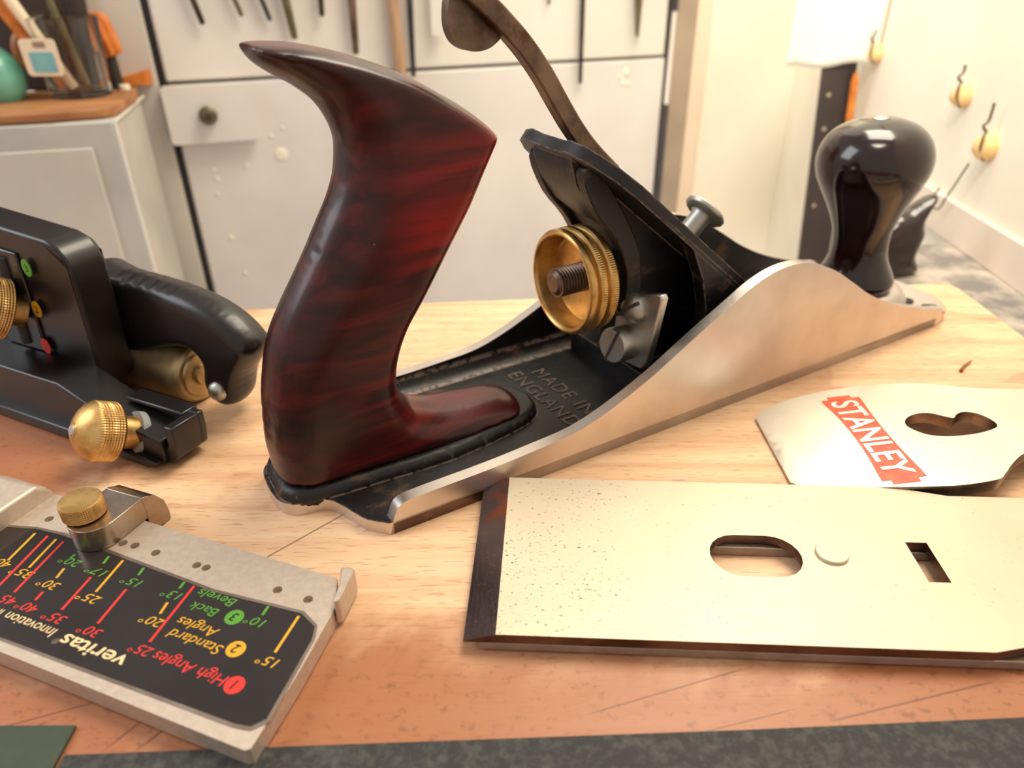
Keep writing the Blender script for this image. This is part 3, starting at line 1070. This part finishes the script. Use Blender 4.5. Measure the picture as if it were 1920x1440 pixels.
wxf = zframe((69.4, C, 40.2), (1, 0, 0))
inner = [(0, 7.2), (11.8, 7.2), (12.7, 6.9), (12.9, 6.0), (13.4, 1.2), (13.8, 0.3), (14.2, 0)]
mb.lathe(inner + wr, 'brass', wxf, 288, False, knurl)
wh = mb.build('depth_wheel', PL, 0, 30)
wh['label'] = 'large brass depth adjusting wheel'
mb = MB()
thr = []
for k in range(26):
    thr.append((3.5 if k % 2 else 4.3, k * .5))
mb.lathe([(0, -.9), (2.6, -.9), (3.7, 0)] + thr + [(4, 26), (0, 26)], 'lever', zframe((67.6, C, 40.6), (1, 0, 0)), 24)
mb.build('wheel_stud', PL, 0, 30)

# adjusting plate with its two screws
mb = MB()
px = frame((89.0, 0, 0), (0, -1, 0), (0, 0, 1))
pl_ = [(-8.6, 40.5), (-6.6, 41.2), (-5.6, 40), (-9.4, 18.5), (-11.2, 15.6), (-23.5, 14.2), (-26, 17.5), (-24.6, 30), (-20, 37.5), (-15, 38)]
mb.prism(pl_, 0, 2.6, 'screw', px)
ap = mb.build('adjusting_plate', PL, .5)
mb = MB()
mb.lathe([(4.6, 0), (4.5, 1.2), (3.6, 2.4), (2.0, 3.1), (0, 3.3)], 'screw', zframe((86.2, 16.2, 33.8), (-1, -.05, .1)), 28)
mb.box((-4.8, -.45, 2.3), (4.8, .45, 3.5), 'gap', zframe((86.2, 16.2, 33.8), (-1, -.05, .1)) @ Matrix.Rotation(radians(40), 4, 'Z'))
sc1 = mb.build('plate_screw', ap, 0)
sc1['label'] = 'round-headed slotted screw'
mb = MB()
mb.lathe([(5.4, -3), (5.4, 5.4), (5.0, 6.0), (0, 6.0)], 'screw', zframe((86, 18.8, 21.6), (-1, -.12, .1)), 32)
mb.box((-5.5, -.5, 5.7), (5.5, .5, 6.1), 'gap', zframe((86, 18.8, 21.6), (-1, -.12, .1)) @ Matrix.Rotation(radians(70), 4, 'Z'))
sc2 = mb.build('plate_screw', ap, 0)
sc2['label'] = 'thick cylinder-headed slotted screw'

# lever cap screw standing on the bed
mb = MB()
ax = Vector((0.80, 0, 1)).normalized()
mb.lathe([(3.3, -8), (3.3, 10.5), (3.9, 11.3), (6.3, 11.7), (6.9, 12.3), (7.0, 13.2), (6.4, 13.9), (4.5, 14.5), (0, 14.8)], 'screw', zframe((114.4, C, 43.8), (.74, 0, .67)), 32)
mb.build('cap_screw', PL, 0, 40)

# sideways lever with its thumb disc
mb = MB()
lp = smooth_path([(84, C - 2, 70.2), (76, C - 2, 77.4), (70.3, C - 2, 83.8), (65.2, C - 2, 90.8), (60.6, C - 2, 97.4), (55.0, C - 2, 104.0), (48.6, C - 2, 110.0), (44.2, C - 2, 113.6), (39, C - 2, 117.5)], 4)
mb.tube(lp, 0, 'lever', flat=(2.1, 2.4, (0, 1, 0)))
lv = mb.build('lateral_lever', PL, .5, 30)
lv['label'] = 'bent brown steel lever with a half-round thumb piece'
mb = MB()
dk = smooth_path([(43, 116.8), (40, 117.5), (38.2, 114), (37.6, 110.5), (37.8, 107.6), (39.1, 105), (41.5, 103.4), (44.5, 102.8), (47.6, 103.2), (50.2, 104.6), (52.2, 106.6)], 4)
mb.prism([(p[0] - .8, p[1] + .2) for p in dk], -C - 2.6, -C + .8, 'lever', sx)
mb.build('thumb_disc', lv, .6)

# ------------------------------------------------------------------ blade with its cap iron, lying in front
BL = thing('plane_blade', 'wide pitted steel plane blade with an oval hole, lying along the bench front', 'blade', (0, 0, 0), 0)
ux, uy = Vector((cos(radians(-3.2)), sin(radians(-3.2)), 0)), Vector((sin(radians(3.2)), cos(radians(3.2)), 0))
BO = Vector((-10.3, 100.6, 0))
bx = frame(BO, ux, uy)                      # x along the blade, y across (0..51)


def bp(x, y):
    d = Vector((x, y, 0)) - Vector((BO.x, BO.y, 0))
    return (d.dot(ux), d.dot(uy))


def slot(cx, cy, L, r, n=10):
    return [(cx - L + r * cos(radians(90 + 180 * i / n)), cy + r * sin(radians(90 + 180 * i / n))) for i in range(n + 1)] + [(cx + L + r * cos(radians(-90 + 180 * i / n)), cy + r * sin(radians(-90 + 180 * i / n))) for i in range(n + 1)]


ZB0, ZB1, ZB2 = 0.0, 2.5, 5.0
hole = slot(63.5, 24.8, 3.6, 6.6)
rect = [(98.6, 18.2), (103.4, 18.2), (103.4, 30.6), (98.6, 30.6)]
mb = MB()
BWID = 51.0
outer = [(0.2, 0), (103.5, 0), (116, 3.0), (205, 3.0), (205, BWID - 3), (116, BWID - 3), (103.5, BWID), (0.2, BWID)]


def btop(x, y):
    return min(ZB2, ZB1 + .35 + max(0, x) * (ZB2 - ZB1 - .35) / 6.6)


outer2 = [(0, 0), (6.6, 0), (103.5, 0), (116, 3.0), (205, 3.0), (205, BWID - 3), (116, BWID - 3), (103.5, BWID), (6.6, BWID), (0, BWID)]
flatp = [(6.6, 0), (103.5, 0), (116, 3.0), (205, 3.0), (205, BWID - 3), (116, BWID - 3), (103.5, BWID), (6.6, BWID)]
mb.sheet(flatp, (hole, rect), lambda x, y: ZB2, lambda x, y: ZB1 + .1, 'iron', bx, (), 'darksteel')
mb.sheet([(0, 0), (6.6, 0), (6.6, BWID), (0, BWID)], (), btop, lambda x, y: ZB1 + .1, 'bevel', bx, (), 'darksteel')
b1 = mb.build('blade', BL, 0, 20)
b1['label'] = 'upper blade with ground bevel at the left end'
mb = MB()
mb.sheet([(3.0, 0.0), (205, 0.0), (205, BWID), (3.0, BWID)], (slot(64.5, 24.8, 50, 5.0),), lambda x, y: ZB1, lambda x, y: ZB0 + (0.6 if x < 4 else 0.05), 'zincbright', bx, (), 'lowersteel')
mb.build('cap_iron', BL, .25, 20)
mb = MB()
mb.lathe([(3.6, 0), (3.6, .75), (3.45, .9), (0, .9)], 'iron', bx @ Matrix.Translation((80.6, 26.0, ZB2 - .1)), 36)
mb.build('screw_end', BL)

# ------------------------------------------------------------------ chrome lever cap
LC = thing('lever_cap', 'bright nickel lever cap with a red nameplate and kidney-shaped hole, behind the blade', 'lever cap', (0, 0, 0), 0)
far = [(73.5, 184.5), (76.5, 187.2), (84, 190.2), (96, 192.4), (110, 193.6), (124, 193.6), (133, 191.4), (140, 189.4), (150, 188.0), (165, 187.5), (190, 187.5)]
ncy = 168.8
near_ = [(x, 2 * ncy - y) for x, y in far]
near_ = [(x, y) for x, y in near_ if x < 118] + [(121.5, 145.4), (125, 147.6), (129, 151.4), (134.5, 155.4), (142, 157.6), (165, 158.6), (190, 158.6)]
lo = [tuple(p) for p in smooth_path(far, 4)] + [tuple(p) for p in smooth_path(near_, 4)][::-1]
ztab = [(72, .9), (76, 2.2), (84, 4.2), (94, 6.0), (106, 7.3), (120, 8.0), (140, 8.6), (190, 9.4)]


def lz(x, y):
    e = abs(y - ncy) / 26
    return interp(x, ztab) - 0.9 * min(1, e) ** 2


kid = [(110.5, 169.6), (112.0, 173.4), (116, 175.7), (119.8, 175.6), (123, 173.6), (125, 172.7), (126.6, 174.4), (129.4, 175.7), (132.8, 174.4), (134.8, 170.6), (134.2, 167.6), (129.5, 165.4), (124, 164.2), (118.6, 163.9), (113.6, 165.4)]
kid = [tuple(p) for p in smooth_path(kid, 4, True)]
gp = []
for i in range(60):
    for j in range(24):
        x, y = 72 + i * 2 + random.uniform(-.2, .2), 143.6 + j * 2.2 + random.uniform(-.2, .2)
        if inside((x, y), lo) and min(hypot(x - a, y - b) for a, b in lo) > 1.0:
            gp.append((x, y))
mb = MB()
mb.sheet(lo, (kid,), lz, lambda x, y: max(0.05, lz(x, y) - 3.4), 'chrome', None, gp, 'zincbright')
lcb = mb.build('cap_body', LC, 0, 35)
BA = Vector((99.3, 167.2, 0))
bxu, bxv = Vector((.03, -1, 0)).normalized(), Vector((1, .03, 0)).normalized()


def on_cap(vs, h):
    o = []
    for x, y, z in vs:
        p = BA + bxu * x + bxv * y
        o.append((p.x, p.y, lz(p.x, p.y) + h + z))
    return o


hw, hh = 19.4, 5.6
bd = [(-hw, -hh), (hw, -hh), (hw, -hh + 2.2), (hw + 1.6, -hh + 2.2), (hw + 1.6, hh - 2.2), (hw, hh - 2.2), (hw, hh), (-hw, hh), (-hw, hh - 2.2), (-hw - 1.6, hh - 2.2), (-hw - 1.6, -hh + 2.2), (-hw, -hh + 2.2)]
tmp = MB()
tmp.sheet(bd, (), lambda x, y: .12, lambda x, y: -.3, 'badge', None, [(x * 1.5, y * 1.4) for x in range(-13, 14) for y in range(-3, 4)])
tmp.v = [Vector(p) for p in on_cap(tmp.v, 0)]
nb = tmp.build('nameplate', LC, 0, 30)
v, f = text_geo('STANLEY', 8.8, 0, .13, .08, 'CENTER', 1.0)
xs = [p[0] for p in v]
k = 2 * (hw - 1.6) / (max(xs) - min(xs))
mid = (max(xs) + min(xs)) / 2
mb = MB()
mb.add(on_cap([((x - mid) * k, y * 1.22 - 3.7, z) for x, y, z in v], .18), f, 'badge_letter')
mb.build('nameplate_lettering', nb, 0, 0)

# ------------------------------------------------------------------ angle registration jig, front left
JG = thing('angle_jig', 'zinc honing angle jig with a black printed scale of coloured lines, at the front left', 'jig', (0, 0, 0), 0)
ju = Vector((cos(radians(-21.2)), sin(radians(-21.2)), 0))
jv = Vector((-ju.y, ju.x, 0))
JO = Vector((-45.6, 76.3, 0))
jx_ = frame(JO, ju, jv)


def jp(x, y):
    d = Vector((x, y, 0)) - JO
    return (d.dot(ju), d.dot(jv))


jt = 5.0
outl = [jp(-150, 116.3), jp(-46.2, 76.0), jp(-45.2, 76.3), jp(-41, 91), jp(-37.6, 105.5), jp(-37.3, 108), jp(-38.5, 116.0), jp(-150, 159)]
dim = [jp(x, y) for x, y in ((-112.4, 136.4), (-90.6, 127.7), (-87.4, 126.8), (-81.6, 124.4), (-70.7, 120.3), (-68.3, 119.5), (-50.6, 112.7), (-43.4, 109.9))]
mb = MB()
mb.sheet(outl, [circle(x, y, 1.05 if i not in (4, 5) else 1.0, 14) for i, (x, y) in enumerate(dim)], lambda x, y: jt, lambda x, y: .4, 'zinc', jx_)
# raised label rim
rim_o = [jp(x, y) for x, y in ((-150, 137.5), (-113.5, 133.4), (-105.4, 131.1), (-92.6, 125.4), (-64, 112.9), (-43.5, 106.7), (-39.8, 102.9), (-39.5, 99.2), (-43.4, 81.2), (-46.3, 79.6), (-49.7, 80.3), (-102.7, 100.0), (-150, 118.4))]
rim_i = [jp(x, y) for x, y in ((-149, 137), (-113.0, 132.6), (-105.8, 130.4), (-92.9, 124.7), (-64.2, 112.2), (-43.9, 106.1), (-40.3, 102.6), (-40.1, 99.3), (-44.1, 81.8), (-46.5, 80.4), (-49.5, 81.0), (-102.7, 100.6), (-149, 118.9))]
mb.prism(rim_o, jt - .2, jt + .12, 'zincbright', jx_, [rim_i])
# bottoms of the index holes
for x, y in dim:
    mb.lathe([(1.05, 0), (0, -.3)], 'zinc', jx_ @ Matrix.Translation((x, y, 3.6)), 12, False)
pb = mb.build('plate', JG, 0, 30)
mb = MB()
lipo = [jp(x, y) for x, y in ((-37.2, 106.8), (-36.0, 107.2), (-34.3, 116.0), (-35.4, 116.8), (-37.6, 116.6), (-36.9, 112))]
mb.sheet(lipo, (), lambda x, y: jt + 2.6, lambda x, y: 1.0, 'zinc', jx_)
mb.build('end_lip', JG, .4)
mb = MB()
mb.prism(rim_i, jt - .1, jt + .06, 'label', jx_)
lbp = mb.build('scale_label', JG, 0)
lbp['label'] = 'black printed scale'


def jtext(body, p0, p1, m, size, shear=.18, bold=.03, z=.075, align='CENTER'):
    """Lettering running from world point p0 to p1 (baseline direction), letter height about size."""
    a, b = Vector((p0[0], p0[1], 0)), Vector((p1[0], p1[1], 0))
    rd = -ju
    v, f = text_geo(body, size, shear, bold, 0.004, 'CENTER')
    xs_ = [q_[0] for q_ in v]
    ys_ = [q_[1] for q_ in v]
    L = (b - a).length
    k_ = L / (max(xs_) - min(xs_))
    mx, my = (max(xs_) + min(xs_)) / 2, (max(ys_) + min(ys_)) / 2
    c_ = (a + b) / 2
    prints[m].add([tuple(c_ + rd * ((x - mx) * k_) + (-jv) * (y - my) + Vector((0, 0, jt + z + zz_))) for x, y, zz_ in v], f, m)


prints = {k_: MB() for k_ in ('red', 'yellow', 'green', 'cream', 'grey_print')}


def jline(p0, p1, m, w=.62):
    a, b = Vector((*p0, 0)), Vector((*p1, 0))
    prints[m].tube([a + Vector((0, 0, jt + .07)), b + Vector((0, 0, jt + .07))], 0, m, flat=(w / 2, .012, jv.cross(Vector((0, 0, 1)))))


for m, l in dict(yellow=(((-44.2, 105.4), (-46.6, 96.3)), ((-72.8, 109.4), (-73.1, 106.3)), ((-87.9, 122.0), (-89.4, 112.5)), ((-99.9, 119.6), (-100.1, 116.7)), ((-112.9, 131.3), (-114.0, 122.3)), ((-106.8, 129.2), (-107.9, 119.9))),
                 green=(((-51.2, 108.1), (-51.8, 105.7)), ((-71.5, 115.2), (-71.8, 113.3)), ((-82.2, 119.6), (-82.4, 117.3)), ((-91.7, 123.3), (-91.9, 121.0)), ((-99.7, 124.0), (-100.2, 122.8))),
                 red=(((-68.9, 114.0), (-72.2, 99.1)), ((-83.2, 113.2), (-84.8, 103.9)), ((-92.6, 116.9), (-94.1, 107.6)), ((-100.8, 112.7), (-101.1, 110.3)), ((-109.4, 130.3), (-111.5, 113.3)), ((-104.7, 128.3), (-106.9, 112.6)))).items():
    for a, b in l:
        jline(a, b, m)
D = '\u00b0'
for body_, a, b, m, sz in (('High Angles', (-53.9, 89.9), (-69.9, 96.4), 'red', 3.5), ('25' + D, (-70.7, 96.3), (-75.5, 98.1), 'red', 3.2), ('Standard', (-57.2, 97.1), (-69.5, 101.2), 'yellow', 3.3), ('Angles', (-59.3, 101.5), (-68.7, 104.7), 'yellow', 3.3),
                           ('Bevels', (-58.5, 108.9), (-67.4, 112.3), 'green', 3.1), ('Back', (-61.3, 106.3), (-67.8, 108.6), 'green', 3.1), ('10' + D, (-50.8, 103.2), (-55.0, 104.9), 'green', 3.0), ('15' + D, (-45.4, 93.6), (-49.7, 94.9), 'yellow', 3.1),
                           ('13' + D, (-70.7, 110.8), (-75.1, 112.4), 'green', 3.0), ('20' + D, (-71.4, 103.4), (-76.6, 105.4), 'yellow', 3.1), ('15' + D, (-80.9, 114.4), (-85.4, 116.4), 'green', 3.0), ('30' + D, (-82.9, 101.1), (-88.1, 102.8), 'red', 3.1),
                           ('25' + D, (-87.4, 109.8), (-92.8, 111.8), 'yellow', 3.1), ('17' + D, (-90.0, 117.6), (-94.8, 119.7), 'green', 3.0), ('35' + D, (-92.0, 104.6), (-97.2, 106.5), 'red', 3.1), ('20' + D, (-96.9, 120.6), (-102.3, 122.7), 'green', 3.0),
                           ('30' + D, (-98.3, 113.9), (-103.4, 115.8), 'yellow', 3.1), ('40' + D, (-99.3, 107.5), (-104.4, 109.4), 'red', 3.1), ('35' + D, (-105.8, 117.4), (-111.5, 119.4), 'yellow', 3.1), ('45' + D, (-105.1, 109.7), (-110.3, 111.6), 'red', 3.1),
                           ('40' + D, (-112.6, 120.6), (-118, 122.6), 'yellow', 3.1), ('50' + D, (-111.0, 111.6), (-116.2, 113.4), 'red', 3.1),
                           ('veritas', (-74.9, 94.6), (-90.3, 99.8), 'cream', 4.4), ('\u00ae', (-90.4, 99.2), (-91.6, 99.8), 'grey_print', 1.8), ('Innovation', (-92.4, 101.5), (-105.0, 106.2), 'cream', 3.2), ('in Tools', (-106.2, 106.7), (-115, 110.0), 'cream', 3.2)):
    jtext(body_, a, b, m, sz, .2 if m != 'cream' else .1, .0 if body_ != 'veritas' else .06)
for (x, y), m, ch_ in (((-52.1, 89.0), 'red', '1'), ((-54.5, 97.2), 'yellow', '2'), ((-57.4, 105.2), 'green', '3')):
    prints[m].lathe([(1.95, 0), (1.95, .02)], m, Matrix.Translation((x, y, jt + .06)), 32)
for m in prints:
    pn = {'red': 'red_markings', 'yellow': 'yellow_markings', 'green': 'green_markings', 'cream': 'cream_lettering', 'grey_print': 'trade_sign'}[m]
    prints[m].build(pn, lbp, 0, 0)
pn = MB()
prints['label'] = pn
for (x, y), ch_ in (((-52.1, 89.0), '1'), ((-54.5, 97.2), '2'), ((-57.4, 105.2), '3')):
    v, f = text_geo(ch_, 2.9, .15, .05, .004, 'CENTER')
    ys_ = [q_[1] for q_ in v]
    my = (max(ys_) + min(ys_)) / 2
    pn.add([tuple(Vector((x, y, jt + .1 + z_)) - ju * x_ - jv * (y_ - my)) for x_, y_, z_ in v], f, 'label')
pn.build('dot_numerals', lbp, 0, 0)

# sliding stop with its brass thumbscrew
q0 = Vector(jp(-94.2, 126.5))           # nose end
mb = MB()
cx_, cy_ = jp(-96.8, 130.2)
sd = 5.6
nose = [(cx_ + sd * cos(radians(a)), cy_ + sd * sin(radians(a))) for a in range(180, 361, 12)]
stop = nose + [(cx_ + sd, cy_ + 8.8), (cx_ - sd, cy_ + 8.8)]
mb.prism(stop, jt + .1, 11.0, 'zincbright', jx_)
arc = [(cy_ + 8.78, .3), (cy_ + 8.78, 11.0), (cy_ + 9.4, 11.0), (cy_ + 12.2, 9.6), (cy_ + 14.4, 6.4), (cy_ + 15.0, 2.6), (cy_ + 14.8, .3)]
mb.prism(arc, cx_ - sd, cx_ + sd, 'zincbright', jx_ @ frame((0, 0, 0), (0, 1, 0), (0, 0, 1)))
mb.build('sliding_stop', JG, .5, 35)


def knurled(r0, base=.0):
    def fn(r, z, a):
        if abs(r - r0) < .05:
            return r + .12 * sin(a * 30 + z * 6.0) * sin(a * 30 - z * 6.0)
        return r
    return fn


mb = MB()
R_ = 4.6
mb.lathe([(3.6, 0), (4.6, .3), (R_, .5)] + [(R_, .5 + .17 * i) for i in range(1, 22)] + [(R_ - .25, 4.4), (0, 4.45)], 'brass', jx_ @ Matrix.Translation((cx_ - 2.4, cy_ - .2, 11.1)), 256, True, knurled(R_))
th = mb.build('thumbscrew', JG, 0, 30)
th['label'] = 'knurled brass thumbscrew'
# fence block at the left end of the jig
mb = MB()
bx0, by0 = jp(-116.2, 141.6)
bx1, by1 = jp(-117.6, 118)
fp = [(-14, .3), (-14, 10), (9.5, 10), (12, 7.8), (14, 4), (14, .3)]
mb.prism([(by0 - 9 + y * 1.0 - (18 if y < 0 else 0), z + (.0)) for y, z in fp], bx0 - 16, bx0 - 1.5, 'zinc', jx_ @ frame((0, 0, 0), (0, 1, 0), (0, 0, 1)))
mb.build('fence_block', JG, .8, 35)

# ------------------------------------------------------------------ black honing guide, left
HG = thing('honing_guide', 'black roller honing guide with brass knobs and coloured dots, at the left edge', 'honing guide', (-97.7, 162.7, 0), -26)
gx = frame((0, 0, 0), (1, 0, 0), (0, 0, 1))      # sketch plane x = along, y = up, extruded towards the viewer (-v)


def gv(poly, v0, v1, m, mb_):
    mb_.prism(poly, -v1, -v0, m, gx)


mb = MB()
bar = [(-110, 1.5), (-20, 1.0), (-3, 0.4), (1.0, 1.0), (1.8, 4), (1.8, 9), (-20, 12), (-36, 18), (-110, 18)]
gv([tuple(p) for p in bar], 1.0, 14, 'black', mb)
gv([(-110, 0.4), (-3, 0.4), (0.5, 1.6), (0.8, 2.6), (-16, 4), (-110, 4)], -1.2, 2, 'black', mb)
cb = mb.build('clamp_bar', HG, .9)
mb = MB()
gv([(-17, .6), (2.8, 1.4), (5.4, 3.4), (6.4, 9), (6.4, 13.6), (-19, 13.6)], 11, 13.4, 'black', mb)
gv([(.6, 1.0), (2.8, 1.4), (5.4, 3.4), (6.4, 9), (6.4, 13.6), (3.2, 13.6), (3.2, 8), (1.2, 5)], 2.2, 11.5, 'black', mb)
gv([(-19, 12.4), (3.0, 12.4), (3.0, 13.8), (-19, 13.8)], 9, 14.5, 'black', mb)
br = mb.build('end_bracket', HG, .5)
hs = [(-112, 8), (-38.5, 8), (-34.5, 12), (-33.2, 42), (-32.8, 47), (-34, 51), (-36.5, 54), (-41, 55.6), (-112, 61)]
mb = MB()
gv([tuple(p) for p in hs], 13.5, 25, 'black', mb)
hz = mb.build('housing', HG, 2.2, 40, 4)
# recessed slot plate beside the dots
mb = MB()
gv([(-74, 18), (-56.5, 18), (-54.5, 50), (-74, 51.5)], 12.6, 13.6, 'label', mb)
sl_ = mb.build('dial_plate', HG, .5)
mb = MB()
xs_ = frame((0, 12.5, 0), (1, 0, 0), (0, 0, 1))
mb.tube([(-64.5, 12.9, 20), (-61.5, 12.9, 48)], 1.9, 'gap', 10)
mb.build('slot', sl_)
for (u_, z_, m, ch_) in ((-50.6, 46.5, 'green', '3'), (-53.0, 33.2, 'yellow', '2'), (-55.2, 20.6, 'red', '1')):
    mb = MB()
    mb.prism([(u_ + 1.9 * cos(radians(a)), z_ + 2.6 * sin(radians(a))) for a in range(0, 360, 15)], 0, .25, m, frame((0, 12.55, 0), (1, 0, 0), (0, 0, 1)))
    d_ = mb.build('coloured_dot', HG)
    d_['label'] = {'green': 'green dot marked 3', 'yellow': 'yellow dot marked 2', 'red': 'red dot marked 1'}[m]
    mb = MB()
    v, f = text_geo(ch_, 3.2, 0, 0.03, .004, 'CENTER')
    mb.add(v, f, 'label', frame((u_, 12.28, z_ - 1.1), (1, 0, 0), (0, 0, 1)))
    mb.build('dot_numeral', d_, 0, 0)
# arm over the roller
arm = [(-50, 11), (-49, 41), (-38, 40.8), (-23.6, 40.2), (-12, 39.0), (-2.7, 37.0), (5, 33.6), (10, 29.5), (12.4, 25.6), (10, 20.8), (5.6, 14.8), (2.6, 7), (-1, 3.6), (-5, 3.6), (-8.6, 6.5), (-10, 11.5), (-8.6, 17.5), (-12, 20.6), (-20, 19.6), (-30, 16), (-40, 13)]
mb = MB()
inflate(mb, [tuple(p) for p in smooth_path(arm, 3, True)], 6.4, 3.6, 'black', frame((0, 33, 0), (1, 0, 0), (0, 0, 1)), (), 1.8, 2.0)
am = mb.build('roller_arm', HG, 0, 70)
soften(am, 0.5, 12)
mb = MB()
mb.lathe([(3.1, 0), (3.0, 1.1), (2.2, 2.2), (0, 2.8)], 'screw', zframe((-2.4, 27.2, 10.2), (.1, -1, .1)), 24)
mb.build('rivet', am)
mb = MB()
mb.lathe([(0, 0), (3.2, 0), (3.4, 1.0), (7.0, 1.0), (7.4, 1.6), (8.6, 1.7), (9.4, 2.6), (9.4, 44), (8.6, 45), (0, 45)], 'bronze', zframe((-14.5, 33.4, 9.6), (-1, 0, 0)), 48)
ro = mb.build('roller', HG, 0, 40)
ro['label'] = 'bronze roller'

# brass clamp knobs (their axes point to the left and towards the viewer)
kax = Vector((0.62, 0.64, -0.48)).normalized()
kax = Matrix.Rotation(radians(26), 3, 'Z') @ kax


def guide_knob(o, washer, stem=16.5, R2=8.2):
    m_ = MB()
    pr = [(0, 0), (2.0, .0), (2.1, .25), (4.2, .9), (6.2, 2.2), (7.6, 3.6), (R2, 4.6)] + [(R2, 4.6 + .15 * i) for i in range(1, 38)] + [(7.6, 10.8), (5.2, 11.4), (4.6, 11.7), (4.6, stem), (0, stem)]
    m_.lathe(pr, 'brass', zframe(o, kax), 288, True, lambda r, z, a: r + (.17 * sin(a * 36 + z * 4.4) * sin(a * 36 - z * 4.4) if abs(r - R2) < .05 else 0))
    k_ = m_.build('clamp_knob', HG, 0, 30)
    k_['label'] = 'knurled brass clamp knob'
    m_ = MB()
    m_.lathe([(0, -.5), (1.3, -.4), (1.7, .1), (1.7, .6)], 'screw', zframe(o, kax), 20)
    m_.build('stud_end', k_)
    if washer:
        m_ = MB()
        m_.lathe([(2, 16.0), (6.0, 16.0), (6.0, 18.0), (2, 18.0)], 'white', zframe(o, kax), 32)
        m_.build('washer', k_)


GI = Matrix.Rotation(radians(26), 3, 'Z')
guide_knob(GI @ (Vector((-116.0, 160.0, 15.0)) - Vector((-97.7, 162.7, 0))), True)
guide_knob(GI @ (Vector((-155.0, 190.0, 38.6)) - Vector((-97.7, 162.7, 0))), False, 15, 9.0)

# ------------------------------------------------------------------ sheets at the front edge, splinter
mb = MB()
mb.prism([(-79.4, 20), (320, 20), (320, 91), (93, 83.9), (42, 81.9), (-46, 79.3), (-79.4, 78.2)], 0.02, 1.0, 'mat')
tag(mb.build('rubber_mat', bevel=.3), 'dark grey flecked strip lying along the front edge of the bench', 'mat')
mb = MB()
mb.prism([(-220, 20), (-79.0, 20), (-80.4, 84.0), (-220, 84.3)], 0.02, .8, 'greensheet')
tag(mb.build('green_card'), 'dark green card at the front left corner beside the grey strip', 'card')
mb = MB()
mb.tube([(151, 213, .6), (153.5, 216, .5), (158, 219.5, .9)], [.7, .5, .25], 'brownwood', 6)
tag(mb.build('wood_splinter'), 'tiny wood splinter lying near the right end of the bench', 'splinter')
